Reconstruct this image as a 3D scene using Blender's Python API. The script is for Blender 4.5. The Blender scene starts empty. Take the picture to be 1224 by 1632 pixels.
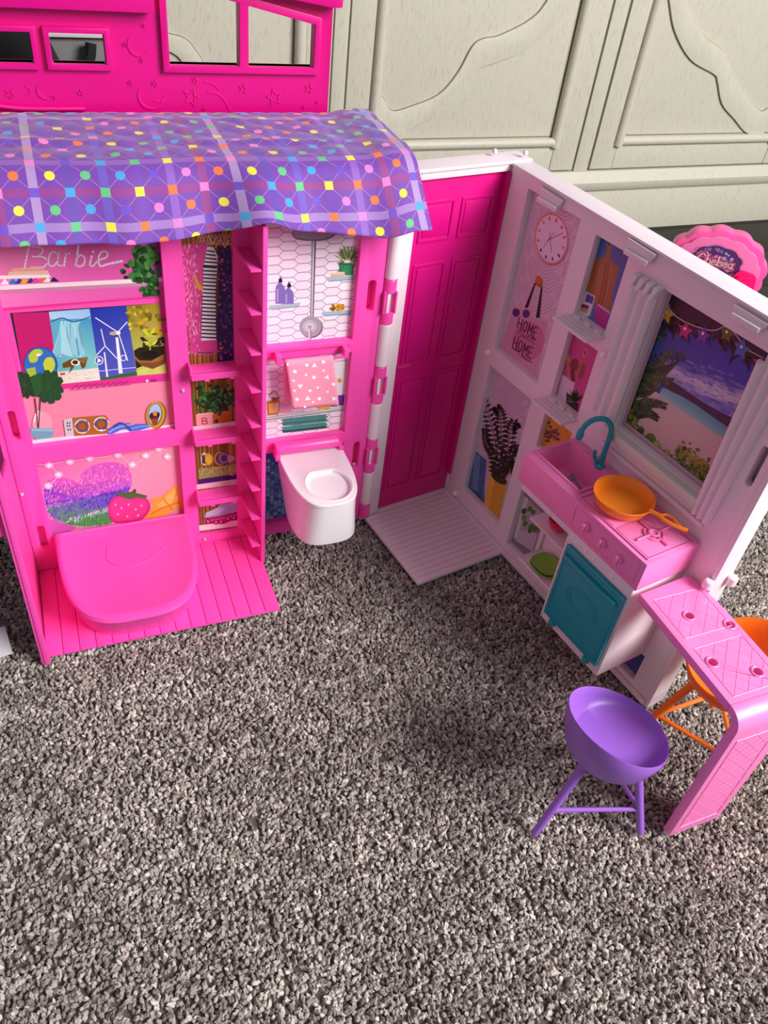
import bpy, bmesh, math, random
import numpy as np
from mathutils import Vector, Matrix
from mathutils.geometry import tessellate_polygon
from math import sin, cos, pi, radians as R
random.seed(7)
SC = bpy.context.scene
COL = SC.collection

# ---------------------------------------------------------------- camera
IW, IH, FPX, HC = 1224, 1632, 1297.0, 0.6
_d = np.array([408.3 - IW / 2, -(2287.4 - IH / 2), -FPX]); _d /= np.linalg.norm(_d)
_up = -_d; _y = np.array([0, 0, -1.]); _y = _y - _y.dot(_up) * _up; _y /= np.linalg.norm(_y)
RM = np.array([np.cross(_y, _up), _y, _up]); CO = np.array([0, 0, HC])
cd = bpy.data.cameras.new('camera'); cam = bpy.data.objects.new('camera', cd); COL.objects.link(cam)
cd.sensor_fit = 'VERTICAL'; cd.sensor_height = 36; cd.lens = FPX / IH * 36; cd.clip_start = .01; cd.clip_end = 50
cam.matrix_world = Matrix.Translation((0, 0, HC)) @ Matrix(RM.tolist()).to_4x4()
SC.camera = cam

# ---------------------------------------------------------------- light
w = bpy.data.worlds.new('room_light'); SC.world = w; w.use_nodes = True
w.node_tree.nodes['Background'].inputs[0].default_value = (.95, .95, 1.0, 1)
w.node_tree.nodes['Background'].inputs[1].default_value = .28
def area(name, loc, aim, sx, sy, power, color):
    l = bpy.data.lights.new(name, 'AREA'); l.shape = 'RECTANGLE'; l.size = sx; l.size_y = sy; l.energy = power; l.color = color
    o = bpy.data.objects.new(name, l); COL.objects.link(o); o.location = loc
    o.rotation_euler = (Vector(aim) - Vector(loc)).to_track_quat('-Z', 'Y').to_euler(); return o
area('window_daylight', (2.05, -.35, 1.75), (.1, .6, .1), 1.2, 1.3, 122, (1, .985, .96))
SC.view_settings.view_transform = 'Standard'; SC.view_settings.look = 'None'
SC.view_settings.exposure = 0.0; SC.view_settings.gamma = 1.0; SC.view_settings.use_curve_mapping = False

# ---------------------------------------------------------------- colour + materials
def lin(h, a=1):
    if not isinstance(h, str): return h
    h = h.lstrip('#'); v = [int(h[i:i + 2], 16) / 255 for i in (0, 2, 4)]
    return tuple([x / 12.92 if x <= .04045 else ((x + .055) / 1.055) ** 2.4 for x in v] + [a])
MATS = {}
def plastic(name, col, rough=.35, bump=.03, scale=900, sss=0, spec=.5):
    if name in MATS: return MATS[name]
    m = bpy.data.materials.new(name); m.use_nodes = True; nt = m.node_tree; b = nt.nodes['Principled BSDF']
    b.inputs['Base Color'].default_value = lin(col); b.inputs['Roughness'].default_value = rough
    b.inputs['Specular IOR Level'].default_value = spec
    if sss:
        b.inputs['Subsurface Weight'].default_value = sss; b.inputs['Subsurface Radius'].default_value = (.01, .004, .006); b.inputs['Subsurface Scale'].default_value = .5
    tc = nt.nodes.new('ShaderNodeTexCoord'); n = nt.nodes.new('ShaderNodeTexNoise'); bp = nt.nodes.new('ShaderNodeBump')
    n.inputs['Scale'].default_value = scale; bp.inputs['Strength'].default_value = bump; bp.inputs['Distance'].default_value = .001
    nt.links.new(tc.outputs['Object'], n.inputs['Vector']); nt.links.new(n.outputs[0], bp.inputs['Height']); nt.links.new(bp.outputs[0], b.inputs['Normal'])
    MATS[name] = m; return m
PINK = plastic('bubblegum_pink_plastic', '#ff50b6', .34)
HOT = plastic('magenta_plastic', '#da0080', .36)
WHITE = plastic('white_plastic', '#efdde6', .36)
CPINK = plastic('candy_pink_plastic', '#fb86c6', .33)
TEAL = plastic('teal_plastic', '#1f98a8', .35)
ORANGE = plastic('orange_plastic', '#ff7a14', .36)
PANO = plastic('light_orange_plastic', '#ff8c1e', .36)
PURPLE = plastic('purple_plastic', '#9a62cc', .38)
def print_mat():
    m = bpy.data.materials.new('printed_card'); m.use_nodes = True; nt = m.node_tree; b = nt.nodes['Principled BSDF']
    a = nt.nodes.new('ShaderNodeAttribute'); a.attribute_name = 'ink'; nt.links.new(a.outputs['Color'], b.inputs['Base Color'])
    b.inputs['Roughness'].default_value = .38
    return m
PRINT = print_mat()

# ---------------------------------------------------------------- frames
class Fr:
    def __init__(s, o, deg):
        t = R(deg); s.o = np.array([o[0], o[1], 0.]); s.u = np.array([cos(t), sin(t), 0]); s.n = np.array([sin(t), -cos(t), 0]); s.deg = deg
    def P(s, u, n, z): return tuple(s.o + s.u * u + s.n * n + np.array([0, 0, z]))
    def pl(s, p, n=0.):
        r = RM @ np.array([p[0] - IW / 2, -(p[1] - IH / 2), -FPX]); o = CO - s.o
        t = (n - o.dot(s.n)) / r.dot(s.n); Q = o + r * t; return Q.dot(s.u), Q[2]
    def z(s, p, z=0.):
        r = RM @ np.array([p[0] - IW / 2, -(p[1] - IH / 2), -FPX]); Q = CO + r * (z - HC) / r[2] - s.o
        return Q.dot(s.u), Q.dot(s.n)
L = Fr((-.1214, .6238), 25.7)      # pink wing
D = Fr((.0688, .7365), 36.)        # white wing, door side (u runs negative towards the hinge)
K = Fr((.0688, .7365), -54.)       # white wing, kitchen side
CB = Fr((.4455, 1.678), 27.)       # sideboard
G = Fr((0, 0), 0)                  # plain ground axes; n points to -y
BR = Fr((.2040, .4555), -63.)      # breakfast bar
def G3(x, y, z): return (x, -y, z)

# ---------------------------------------------------------------- mesh builder (world coordinates)
class MB:
    def __init__(s, fr=G): s.f = fr; s.v = []; s.q = []; s.mi = []; s.col = []; s.cur = 0
    def P(s, u, n, z): s.v.append(s.f.P(u, n, z)); return len(s.v) - 1
    def face(s, idx, col=None): s.q.append(tuple(idx)); s.mi.append(s.cur); s.col.append(col)
    def box(s, u0, u1, n0, n1, z0, z1):
        i = [s.P(u, n, z) for u in (u0, u1) for n in (n0, n1) for z in (z0, z1)]
        for a in ((0, 1, 3, 2), (4, 6, 7, 5), (0, 4, 5, 1), (2, 3, 7, 6), (0, 2, 6, 4), (1, 5, 7, 3)): s.face([i[k] for k in a])
        return s
    def hexa(s, pts):   # 8 (u,n,z): bottom 4 then top 4, same order
        i = [s.P(*p) for p in pts]
        s.face((i[3], i[2], i[1], i[0])); s.face(i[4:8])
        for k in range(4): s.face((i[k], i[(k + 1) % 4], i[4 + (k + 1) % 4], i[4 + k]))
        return s
    def prism(s, poly, a0, a1, axis='n'):  # poly in the two other coordinates, extruded along axis
        def mk(p, a): return s.P(p[0], a, p[1]) if axis == 'n' else (s.P(p[0], p[1], a) if axis == 'z' else s.P(a, p[0], p[1]))
        A = [mk(p, a0) for p in poly]; B = [mk(p, a1) for p in poly]; k = len(poly)
        s.face(A[::-1]); s.face(B)
        for i in range(k): s.face((A[i], A[(i + 1) % k], B[(i + 1) % k], B[i]))
        return s
    def holed(s, outer, holes, n0, n1):     # (u,z) outline with holes, extruded between n0 and n1
        loops = [outer] + holes; fl = [p for l in loops for p in l]
        tri = tessellate_polygon([[Vector((p[0], p[1], 0)) for p in l] for l in loops])
        A = [s.P(p[0], n0, p[1]) for p in fl]; B = [s.P(p[0], n1, p[1]) for p in fl]
        for t in tri: s.face([A[i] for i in t]); s.face([B[i] for i in t[::-1]])
        o = 0
        for l in loops:
            k = len(l)
            for i in range(k): s.face((A[o + i], A[o + (i + 1) % k], B[o + (i + 1) % k], B[o + i]))
            o += k
        return s
    def tube(s, pts, r, seg=10, cap=True, flat=1.0):
        P = [Vector(s.f.P(*p)) for p in pts]; rs = r if isinstance(r, (list, tuple)) else [r] * len(P); prev = None; up = None
        for i, p in enumerate(P):
            t = ((P[min(i + 1, len(P) - 1)] - P[max(i - 1, 0)])).normalized()
            if up is None: up = Vector((0, 0, 1)) if abs(t.z) < .9 else Vector((1, 0, 0))
            a = (up - up.dot(t) * t).normalized(); b = t.cross(a); up = a
            ring = []
            for k in range(seg):
                th = 2 * pi * k / seg; q = p + a * cos(th) * rs[i] * flat + b * sin(th) * rs[i]; s.v.append(tuple(q)); ring.append(len(s.v) - 1)
            if prev:
                for k in range(seg): s.face((prev[k], prev[(k + 1) % seg], ring[(k + 1) % seg], ring[k]))
            elif cap: s.face(ring[::-1])
            prev = ring
        if cap: s.face(prev)
        return s
    def lathe(s, c, prof, seg=32, sx=1, sn=1):     # prof = (radius, z) list about vertical axis at c=(u,n)
        prev = None
        for r, z in prof:
            ring = [s.P(c[0] + r * sx * cos(2 * pi * k / seg), c[1] + r * sn * sin(2 * pi * k / seg), z) for k in range(seg)]
            if prev:
                for k in range(seg): s.face((prev[k], prev[(k + 1) % seg], ring[(k + 1) % seg], ring[k]))
            else: s.face(ring[::-1])
            prev = ring
        s.face(prev); return s
    def sphere(s, c, r, seg=12, sz=1.):
        return s.lathe(c[:2], [(max(r * sin(pi * i / 8), r * .02), c[2] - r * sz * cos(pi * i / 8)) for i in range(9)], seg)
    def loft(s, rings, cap=True):
        prev = None
        for ring in rings:
            q = [s.P(*p) for p in ring]; k = len(q)
            if prev:
                for i in range(k): s.face((prev[i], prev[(i + 1) % k], q[(i + 1) % k], q[i]))
            elif cap: s.face(q[::-1])
            prev = q
        if cap: s.face(prev)
        return s
    def build(s, name, mat, parent=None, bevel=0, smooth=True, label=None, seg=2, kind=None):
        V = np.array(s.v); c = (V.min(0) + V.max(0)) / 2
        me = bpy.data.meshes.new(name); me.from_pydata((V - c).tolist(), [], s.q)
        mats = mat if isinstance(mat, (list, tuple)) else [mat]
        for m in mats: me.materials.append(m)
        me.polygons.foreach_set('material_index', [min(i, len(mats) - 1) for i in s.mi])
        bm = bmesh.new(); bm.from_mesh(me)
        bmesh.ops.remove_doubles(bm, verts=bm.verts, dist=1e-7) if bevel else None
        bmesh.ops.recalc_face_normals(bm, faces=bm.faces)
        if bevel:
            bmesh.ops.dissolve_limit(bm, angle_limit=.01, verts=bm.verts, edges=bm.edges) if 0 else None
            e = [x for x in bm.edges if len(x.link_faces) == 2 and x.calc_face_angle(0) > .5]
            if e: bmesh.ops.bevel(bm, geom=e, offset=bevel, segments=seg, affect='EDGES', clamp_overlap=True, profile=.6)
        bm.to_mesh(me); bm.free()
        if smooth:
            me.polygons.foreach_set('use_smooth', [True] * len(me.polygons)); me.set_sharp_from_angle(angle=R(35))
        o = bpy.data.objects.new(name, me); COL.objects.link(o)
        link(o, parent, c)
        if label: o['label'] = label
        if kind: o['kind'] = kind
        return o
WL = {}
def link(o, parent, c):
    WL[o.name] = np.array(c)
    if parent: o.parent = parent; o.location = np.array(c) - WL[parent.name]
    else: o.location = c
def thing(name, label, cat, loc, group=None):
    o = bpy.data.objects.new(name, None); COL.objects.link(o); o.empty_display_size = .02
    link(o, None, np.array(loc)); return tag(o, label, cat, group)
def tag(o, label, cat, group=None, kind=None):
    o['label'] = label; o['category'] = cat
    if group: o['group'] = group
    if kind: o['kind'] = kind
    return o

# ---------------------------------------------------------------- printed card: flat coloured shapes on a plane n = const
class Card:
    """all shapes are flat ink on one card; cz() converts zoom coordinates"""
    def __init__(s, fr, n): s.f = fr; s.n = n; s.k = 0; s.v = []; s.q = []; s.c = []; s.x0 = s.y0 = 0; s.s = 1
    def zoom(s, x0, y0, sc): s.x0, s.y0, s.s = x0, y0, sc; return s
    def w(s, p): return s.f.pl((s.x0 + p[0] * s.s, s.y0 + p[1] * s.s), s.n)
    def raw(s, pts, col, step=True):        # pts in (u,z); col = one colour or one per point
        if step: s.k += 1
        n = s.n + s.k * 6e-6
        cols = [lin(c) for c in col] if isinstance(col, list) else [lin(col)] * len(pts)
        b = len(s.v); s.v += [s.f.P(p[0], n, p[1]) for p in pts]
        if len(pts) <= 4 and len(pts) > 2 and len(set(map(tuple, pts))) == len(pts) and _convex(pts):
            s.q.append(tuple(range(b, b + len(pts)))); s.c += cols
        else:
            for t in tessellate_polygon([[Vector((p[0], p[1], 0)) for p in pts]]):
                s.q.append(tuple(b + i for i in t)); s.c += [cols[i] for i in t]
    def poly(s, pts, col, step=True): s.raw([s.w(p) for p in pts], col, step)
    def rect(s, x0, y0, x1, y1, col): s.poly([(x0, y0), (x1, y0), (x1, y1), (x0, y1)], col)
    def line(s, pts, wd, col, step=True):   # ribbon; wd in zoom pixels
        if step: s.k += 1
        for a, b in zip(pts, pts[1:]):
            dx, dy = b[0] - a[0], b[1] - a[1]; l = math.hypot(dx, dy) or 1; ox, oy = -dy / l * wd / 2, dx / l * wd / 2; ex, ey = dx / l * wd * .25, dy / l * wd * .25
            s.poly([(a[0] + ox - ex, a[1] + oy - ey), (b[0] + ox + ex, b[1] + oy + ey), (b[0] - ox + ex, b[1] - oy + ey), (a[0] - ox - ex, a[1] - oy - ey)], col, False)
    def curve(s, pts, wd, col, sub=5): s.line(smooth(pts, sub), wd, col)
    def oval(s, c, rx, ry, col, rot=0, k=18, step=True):
        a = R(rot); P = []
        for i in range(k):
            x, y = rx * cos(2 * pi * i / k), ry * sin(2 * pi * i / k); P.append((c[0] + x * cos(a) - y * sin(a), c[1] + x * sin(a) + y * cos(a)))
        s.poly(P, col, step)
    def star(s, c, r, col, n=5, inner=.45, rot=-90, rx=1):
        s.poly([(c[0] + rx * (r if i % 2 == 0 else r * inner) * cos(R(rot + 180 * i / n)), c[1] + (r if i % 2 == 0 else r * inner) * sin(R(rot + 180 * i / n))) for i in range(2 * n)], col)
    def leaf(s, a, b, wd, col, col2=None):
        dx, dy = b[0] - a[0], b[1] - a[1]; l = math.hypot(dx, dy) or 1; nx, ny = -dy / l * wd, dx / l * wd
        m = (a[0] + dx * .45, a[1] + dy * .45)
        s.poly([a, (m[0] + nx, m[1] + ny), b], col, False); s.poly([a, b, (m[0] - nx, m[1] - ny)], col2 or col, False)
    def build(s, name, parent, label=None):
        V = np.array(s.v); c = (V.min(0) + V.max(0)) / 2
        me = bpy.data.meshes.new(name); me.from_pydata((V - c).tolist(), [], s.q); me.materials.append(PRINT)
        at = me.color_attributes.new('ink', 'FLOAT_COLOR', 'CORNER'); at.data.foreach_set('color', np.array(s.c, dtype=np.float32).ravel())
        o = bpy.data.objects.new(name, me); COL.objects.link(o); link(o, parent, c)
        if label: o['label'] = label
        return o
def _convex(p):
    sg = 0
    for i in range(len(p)):
        a, b, c = p[i], p[(i + 1) % len(p)], p[(i + 2) % len(p)]
        x = (b[0] - a[0]) * (c[1] - b[1]) - (b[1] - a[1]) * (c[0] - b[0])
        if x * sg < 0: return False
        sg = x or sg
    return True
def smooth(p, sub=5):
    out = []
    for i in range(len(p) - 1):
        a, b, c, d = p[max(i - 1, 0)], p[i], p[i + 1], p[min(i + 2, len(p) - 1)]
        for k in range(sub):
            t = k / sub
            out.append(tuple(.5 * (2 * b[j] + (c[j] - a[j]) * t + (2 * a[j] - 5 * b[j] + 4 * c[j] - d[j]) * t * t + (3 * b[j] - a[j] - 3 * c[j] + d[j]) * t ** 3) for j in range(len(b))))
    return out + [tuple(p[-1])]
def rr(u0, u1, z0, z1, r=.003, k=4):       # rounded rectangle outline
    out = []
    for cx, cz, a in ((u1 - r, z1 - r, 0), (u0 + r, z1 - r, 90), (u0 + r, z0 + r, 180), (u1 - r, z0 + r, 270)):
        out += [(cx + r * cos(R(a + 90 * i / k)), cz + r * sin(R(a + 90 * i / k))) for i in range(k + 1)]
    return out
def rect(u0, u1, z0, z1): return [(u0, z0), (u1, z0), (u1, z1), (u0, z1)]

# ================================================================ SETTING
def wood_floor_mat():
    m = bpy.data.materials.new('dark_floorboards'); m.use_nodes = True; nt = m.node_tree; b = nt.nodes['Principled BSDF']
    tc = nt.nodes.new('ShaderNodeTexCoord'); mp = nt.nodes.new('ShaderNodeMapping'); mp.inputs['Scale'].default_value = (3, 60, 60); mp.inputs['Rotation'].default_value = (0, 0, R(-27))
    n = nt.nodes.new('ShaderNodeTexNoise'); n.inputs['Scale'].default_value = 2; n.inputs['Detail'].default_value = 6
    r = nt.nodes.new('ShaderNodeValToRGB'); r.color_ramp.elements[0].color = (.004, .0035, .0035, 1); r.color_ramp.elements[1].color = (.022, .020, .017, 1)
    nt.links.new(tc.outputs['Object'], mp.inputs[0]); nt.links.new(mp.outputs[0], n.inputs['Vector']); nt.links.new(n.outputs[0], r.inputs[0]); nt.links.new(r.outputs[0], b.inputs['Base Color'])
    b.inputs['Roughness'].default_value = .5; b.inputs['Specular IOR Level'].default_value = .3; return m
fb = MB(CB)
fl = fb.box(-2.6, 1.6, -1.2, 2.6, -.04, -.012).build('floor', plastic('floor_base', '#1a1716', .6), None, 0, False)
fl['kind'] = 'structure'
WF = wood_floor_mat()
for i in range(7):                          # the boards seen between rug and sideboard
    n0 = -.25 + i * .13
    MB(CB).box(-2.4, 1.4, n0 + .0012, n0 + .1288, -.012, -.006).build('board', WF, fl, .0008)

# ---- rug
def rug_mat():
    m = bpy.data.materials.new('curly_grey_yarn'); m.use_nodes = True; nt = m.node_tree; b = nt.nodes['Principled BSDF']
    a = nt.nodes.new('ShaderNodeAttribute'); a.attribute_type = 'INSTANCER'; a.attribute_name = 'tone'
    r = nt.nodes.new('ShaderNodeValToRGB'); e = r.color_ramp.elements
    e[0].position = 0; e[0].color = lin('#7a706c'); e[1].position = 1; e[1].color = lin('#d0c6c0')
    for p, c in ((.25, '#91857f'), (.55, '#a59a94'), (.8, '#b8ada7')):
        x = e.new(p); x.color = lin(c)
    nt.links.new(a.outputs['Fac'], r.inputs[0]); nt.links.new(r.outputs[0], b.inputs['Base Color'])
    b.inputs['Roughness'].default_value = .85; b.inputs['Sheen Weight'].default_value = .15; b.inputs['Specular IOR Level'].default_value = .2
    return m
def rug():
    pts = [(-1.0, 0.02), (1.15, 0.02), (1.15, 1.49), (-1.0, .394)]
    me = bpy.data.meshes.new('rug_base'); me.from_pydata([(x, y, -.008) for x, y in pts], [], [(0, 1, 2, 3)])
    o = bpy.data.objects.new('shag_rug', me); COL.objects.link(o); WL[o.name] = np.zeros(3)
    base = plastic('rug_backing', '#645a56', .95, .5, 300, spec=.1); yarn = rug_mat(); me.materials.append(base)
    ng = bpy.data.node_groups.new('rug_pile', 'GeometryNodeTree')
    ng.interface.new_socket('Geometry', in_out='INPUT', socket_type='NodeSocketGeometry'); ng.interface.new_socket('Geometry', in_out='OUTPUT', socket_type='NodeSocketGeometry')
    N = ng.nodes; Lk = ng.links.new
    gi = N.new('NodeGroupInput'); go = N.new('NodeGroupOutput')
    dp = N.new('GeometryNodeDistributePointsOnFaces'); dp.distribute_method = 'POISSON'
    dp.inputs['Distance Min'].default_value = .0019; dp.inputs['Density Max'].default_value = 200000; dp.inputs['Seed'].default_value = 3
    Lk(gi.outputs[0], dp.inputs['Mesh'])
    cm = N.new('GeometryNodeMeshIcoSphere'); cm.inputs['Radius'].default_value = .0021; cm.inputs['Subdivisions'].default_value = 3
    xf = N.new('GeometryNodeTransform'); xf.inputs['Scale'].default_value = (.60, .78, 1.6); Lk(cm.outputs[0], xf.inputs[0])
    p0 = N.new('GeometryNodeInputPosition'); n0 = N.new('ShaderNodeTexNoise'); n0.inputs['Scale'].default_value = 520; n0.inputs['Detail'].default_value = 1; Lk(p0.outputs[0], n0.inputs['Vector'])
    v0 = N.new('ShaderNodeVectorMath'); v0.operation = 'SUBTRACT'; Lk(n0.outputs[1], v0.inputs[0]); v0.inputs[1].default_value = (.5, .5, .5)
    v1 = N.new('ShaderNodeVectorMath'); v1.operation = 'SCALE'; v1.inputs['Scale'].default_value = .0034; Lk(v0.outputs[0], v1.inputs[0])
    sp = N.new('GeometryNodeSetPosition'); Lk(xf.outputs[0], sp.inputs[0]); Lk(v1.outputs[0], sp.inputs['Offset']); cm = sp
    sm = N.new('GeometryNodeSetShadeSmooth'); Lk(cm.outputs[0], sm.inputs[0])
    st = N.new('GeometryNodeSetMaterial'); st.inputs['Material'].default_value = yarn; Lk(sm.outputs[0], st.inputs[0])
    io = N.new('GeometryNodeInstanceOnPoints'); Lk(dp.outputs['Points'], io.inputs['Points']); Lk(st.outputs[0], io.inputs['Instance'])
    rv = N.new('FunctionNodeRandomValue'); rv.data_type = 'FLOAT_VECTOR'; rv.inputs[0].default_value = (-.95, -.95, 0); rv.inputs[1].default_value = (.95, .95, 6.28); Lk(rv.outputs[0], io.inputs['Rotation'])
    rs = N.new('FunctionNodeRandomValue'); rs.data_type = 'FLOAT'; rs.inputs[2].default_value = .75; rs.inputs[3].default_value = 1.2; rs.inputs['Seed'].default_value = 5; Lk(rs.outputs[1], io.inputs['Scale'])
    # tone: random, shifted by a soft large-scale noise of the pile
    rt = N.new('FunctionNodeRandomValue'); rt.data_type = 'FLOAT'; rt.inputs['Seed'].default_value = 9
    ps = N.new('GeometryNodeInputPosition'); nz = N.new('ShaderNodeTexNoise'); nz.inputs['Scale'].default_value = 95; nz.inputs['Detail'].default_value = 2; Lk(ps.outputs[0], nz.inputs['Vector'])
    m1 = N.new('ShaderNodeMath'); m1.operation = 'MULTIPLY_ADD'; Lk(nz.outputs[0], m1.inputs[0]); m1.inputs[1].default_value = 1.1; m1.inputs[2].default_value = -.55
    m2 = N.new('ShaderNodeMath'); m2.operation = 'ADD'; m2.use_clamp = True; Lk(m1.outputs[0], m2.inputs[0]); Lk(rt.outputs[1], m2.inputs[1])
    nz3 = N.new('ShaderNodeTexNoise'); nz3.inputs['Scale'].default_value = 9; nz3.inputs['Detail'].default_value = 3; Lk(ps.outputs[0], nz3.inputs['Vector'])  # broad patches: light and dark shading of the pile direction, put into the tone
    m4 = N.new('ShaderNodeMath'); m4.operation = 'MULTIPLY_ADD'; Lk(nz3.outputs[0], m4.inputs[0]); m4.inputs[1].default_value = .9; m4.inputs[2].default_value = -.45
    m5 = N.new('ShaderNodeMath'); m5.operation = 'ADD'; m5.use_clamp = True; Lk(m2.outputs[0], m5.inputs[0]); Lk(m4.outputs[0], m5.inputs[1]); m2 = m5
    sa = N.new('GeometryNodeStoreNamedAttribute'); sa.data_type = 'FLOAT'; sa.domain = 'INSTANCE'; sa.inputs['Name'].default_value = 'tone'
    Lk(io.outputs[0], sa.inputs[0]); Lk(m2.outputs[0], sa.inputs['Value'])
    # uneven height
    nz2 = N.new('ShaderNodeTexNoise'); nz2.inputs['Scale'].default_value = 120; Lk(ps.outputs[0], nz2.inputs['Vector'])
    cx = N.new('ShaderNodeCombineXYZ'); m3 = N.new('ShaderNodeMath'); m3.operation = 'MULTIPLY_ADD'; Lk(nz2.outputs[0], m3.inputs[0]); m3.inputs[1].default_value = .0055; m3.inputs[2].default_value = -.0015
    Lk(m3.outputs[0], cx.inputs[2]); tr = N.new('GeometryNodeTranslateInstances'); tr.inputs['Local Space'].default_value = False; Lk(sa.outputs[0], tr.inputs[0]); Lk(cx.outputs[0], tr.inputs['Translation'])
    jg = N.new('GeometryNodeJoinGeometry'); Lk(gi.outputs[0], jg.inputs[0]); Lk(tr.outputs[0], jg.inputs[0]); Lk(jg.outputs[0], go.inputs[0])
    md = o.modifiers.new('pile', 'NODES'); md.node_group = ng
    tag(o, 'mottled grey curly pile rug under the whole toy house', 'rug', kind='stuff')
rug()

# ---- sideboard
def cream():
    m = bpy.data.materials.new('cream_painted_wood'); m.use_nodes = True; nt = m.node_tree; b = nt.nodes['Principled BSDF']
    tc = nt.nodes.new('ShaderNodeTexCoord'); mp = nt.nodes.new('ShaderNodeMapping'); mp.inputs['Scale'].default_value = (420, 420, 45)
    n = nt.nodes.new('ShaderNodeTexNoise'); n.inputs['Scale'].default_value = 1.4; n.inputs['Detail'].default_value = 5
    r = nt.nodes.new('ShaderNodeValToRGB'); r.color_ramp.elements[0].position = .27; r.color_ramp.elements[0].color = lin('#aea894'); r.color_ramp.elements[1].position = .45; r.color_ramp.elements[1].color = lin('#c6c2b2')
    bp = nt.nodes.new('ShaderNodeBump'); bp.inputs['Strength'].default_value = .12; bp.inputs['Distance'].default_value = .0006
    nt.links.new(tc.outputs['Object'], mp.inputs[0]); nt.links.new(mp.outputs[0], n.inputs['Vector']); nt.links.new(n.outputs[0], r.inputs[0]); nt.links.new(r.outputs[0], b.inputs['Base Color'])
    nt.links.new(n.outputs[0], bp.inputs['Height']); nt.links.new(bp.outputs[0], b.inputs['Normal']); b.inputs['Roughness'].default_value = .5
    return m
CREAM = cream()
def sideboard():
    t = thing('sideboard', 'cream painted wooden sideboard with carved door panels behind the toy house', 'sideboard', CB.P(-.3, -.2, -.006))
    def B(name, *a, bev=.002, par=t): return MB(CB).box(*a).build(name, CREAM, par, bev)
    B('carcass', -1.1, .95, -.42, -.022, .11, .75, bev=0)
    B('plinth', -1.115, .965, -.44, .0, -.006, .077)
    m = MB(CB); prof = [(-.03, .077), (.004, .077), (.009, .083), (.010, .094), (.005, .100), (.003, .106), (-.002, .112), (-.03, .112)]
    m.prism(prof, -1.12, .97, 'u').build('base_moulding', CREAM, t, 0)
    for a, b in ((-.2055 + .002, -.171 - .002), (-.6895, -.6665), (-1.1, -1.08), (.31, .345), (.79, .95)):
        B('stile', a, b, -.03, -.004, .112, .75)
    def door(u0, u1, flip):
        d = MB(CB).box(u0, u1, -.026, -.010, .1145, .74).build('door', CREAM, t, .0015)
        st = .05; iu0, iu1 = u0 + st, u1 - st
        for a, b in ((u0, iu0), (iu1, u1)): B('door_stile', a + .0004, b - .0004, -.010, -.004, .1150, .735, bev=.0008, par=d)
        B('door_rail', iu0 + .0004, iu1 - .0004, -.010, -.0045, .1150, .162, bev=.0008, par=d)
        for a, b in ((iu0, iu0 + .0), (iu1, iu1)):
            c = [(a, -.004, .157)] + [(a, -.004, .73)]
            MB(CB).tube(c, .009, 12).build('bead', CREAM, d)
        MB(CB).tube([(iu0, -.004, .165), (iu1, -.004, .165)], .008, 12).build('bead', CREAM, d)
        gz = plastic('brown_glaze', '#6f6656', .6); s = MB(CB)
        for a in (iu0 + .0085, iu1 - .0085): s.tube([(a, -.0095, .172), (a, -.0095, .73)], .0008, 6)
        for a in (iu0 - .0092, iu1 + .0092): s.tube([(a, -.0040, .160), (a, -.0040, .73)], .0006, 6)
        s.tube([(iu0, -.0095, .1735), (iu1, -.0095, .1735)], .0007, 6); s.build('glaze_line', gz, d, label='brown glaze beside the beads')
        return d, iu0, iu1
    d0 = door(-1.078, -.6915, 0); d1 = door(-.6645, -.2075, 0); d2 = door(-.169, .306, 1); d3 = door(.347, .788, 0)
    def band(d, upper, lower, name='carved_band'):
        up = [CB.pl(p, -.008) for p in smooth(upper, 5)]; lo = [CB.pl(p, -.008) for p in smooth(lower, 5)]
        MB(CB).prism(up + lo[::-1], -.012, -.0055, 'n').build(name, CREAM, d, .0012)
        gz = plastic('brown_glaze', '#6f6656', .6); s = MB(CB); s.tube([(p[0], -.0098, p[1]) for p in up], .0010, 6); s.tube([(p[0], -.0098, p[1]) for p in lo], .0007, 6); s.build('glaze_line', gz, d, label='brown glaze in the carved edge')
    d = d1[0]
    band(d, [(592, 150), (603, 151), (612, 158), (625, 177), (660, 168), (700, 150), (730, 115), (752, 75), (770, 62), (800, 55), (860, 18), (900, -60)],
         [(592, 222), (638, 222), (650, 207), (700, 182), (735, 150), (755, 120), (765, 108), (800, 96), (835, 80), (880, 42), (915, 0), (930, -40)])
    d = d2[0]
    band(d, [(1088, -60), (1093, 0), (1100, 25), (1120, 55), (1150, 80), (1160, 95), (1170, 125), (1190, 155), (1212, 177), (1224, 172)],
         [(1058, -60), (1066, 0), (1075, 50), (1100, 95), (1137, 118), (1143, 130), (1150, 165), (1170, 190), (1190, 212), (1216, 214)])
    d = d0[0]
    band(d, [(262, 52), (273, 55), (295, 62), (310, 78), (325, 102), (340, 140)], [(250, 75), (266, 80), (283, 90), (292, 104), (300, 130), (310, 155)])
    B('top_board', -1.14, .99, -.45, .02, .75, .775, bev=.004)
sideboard()
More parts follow.
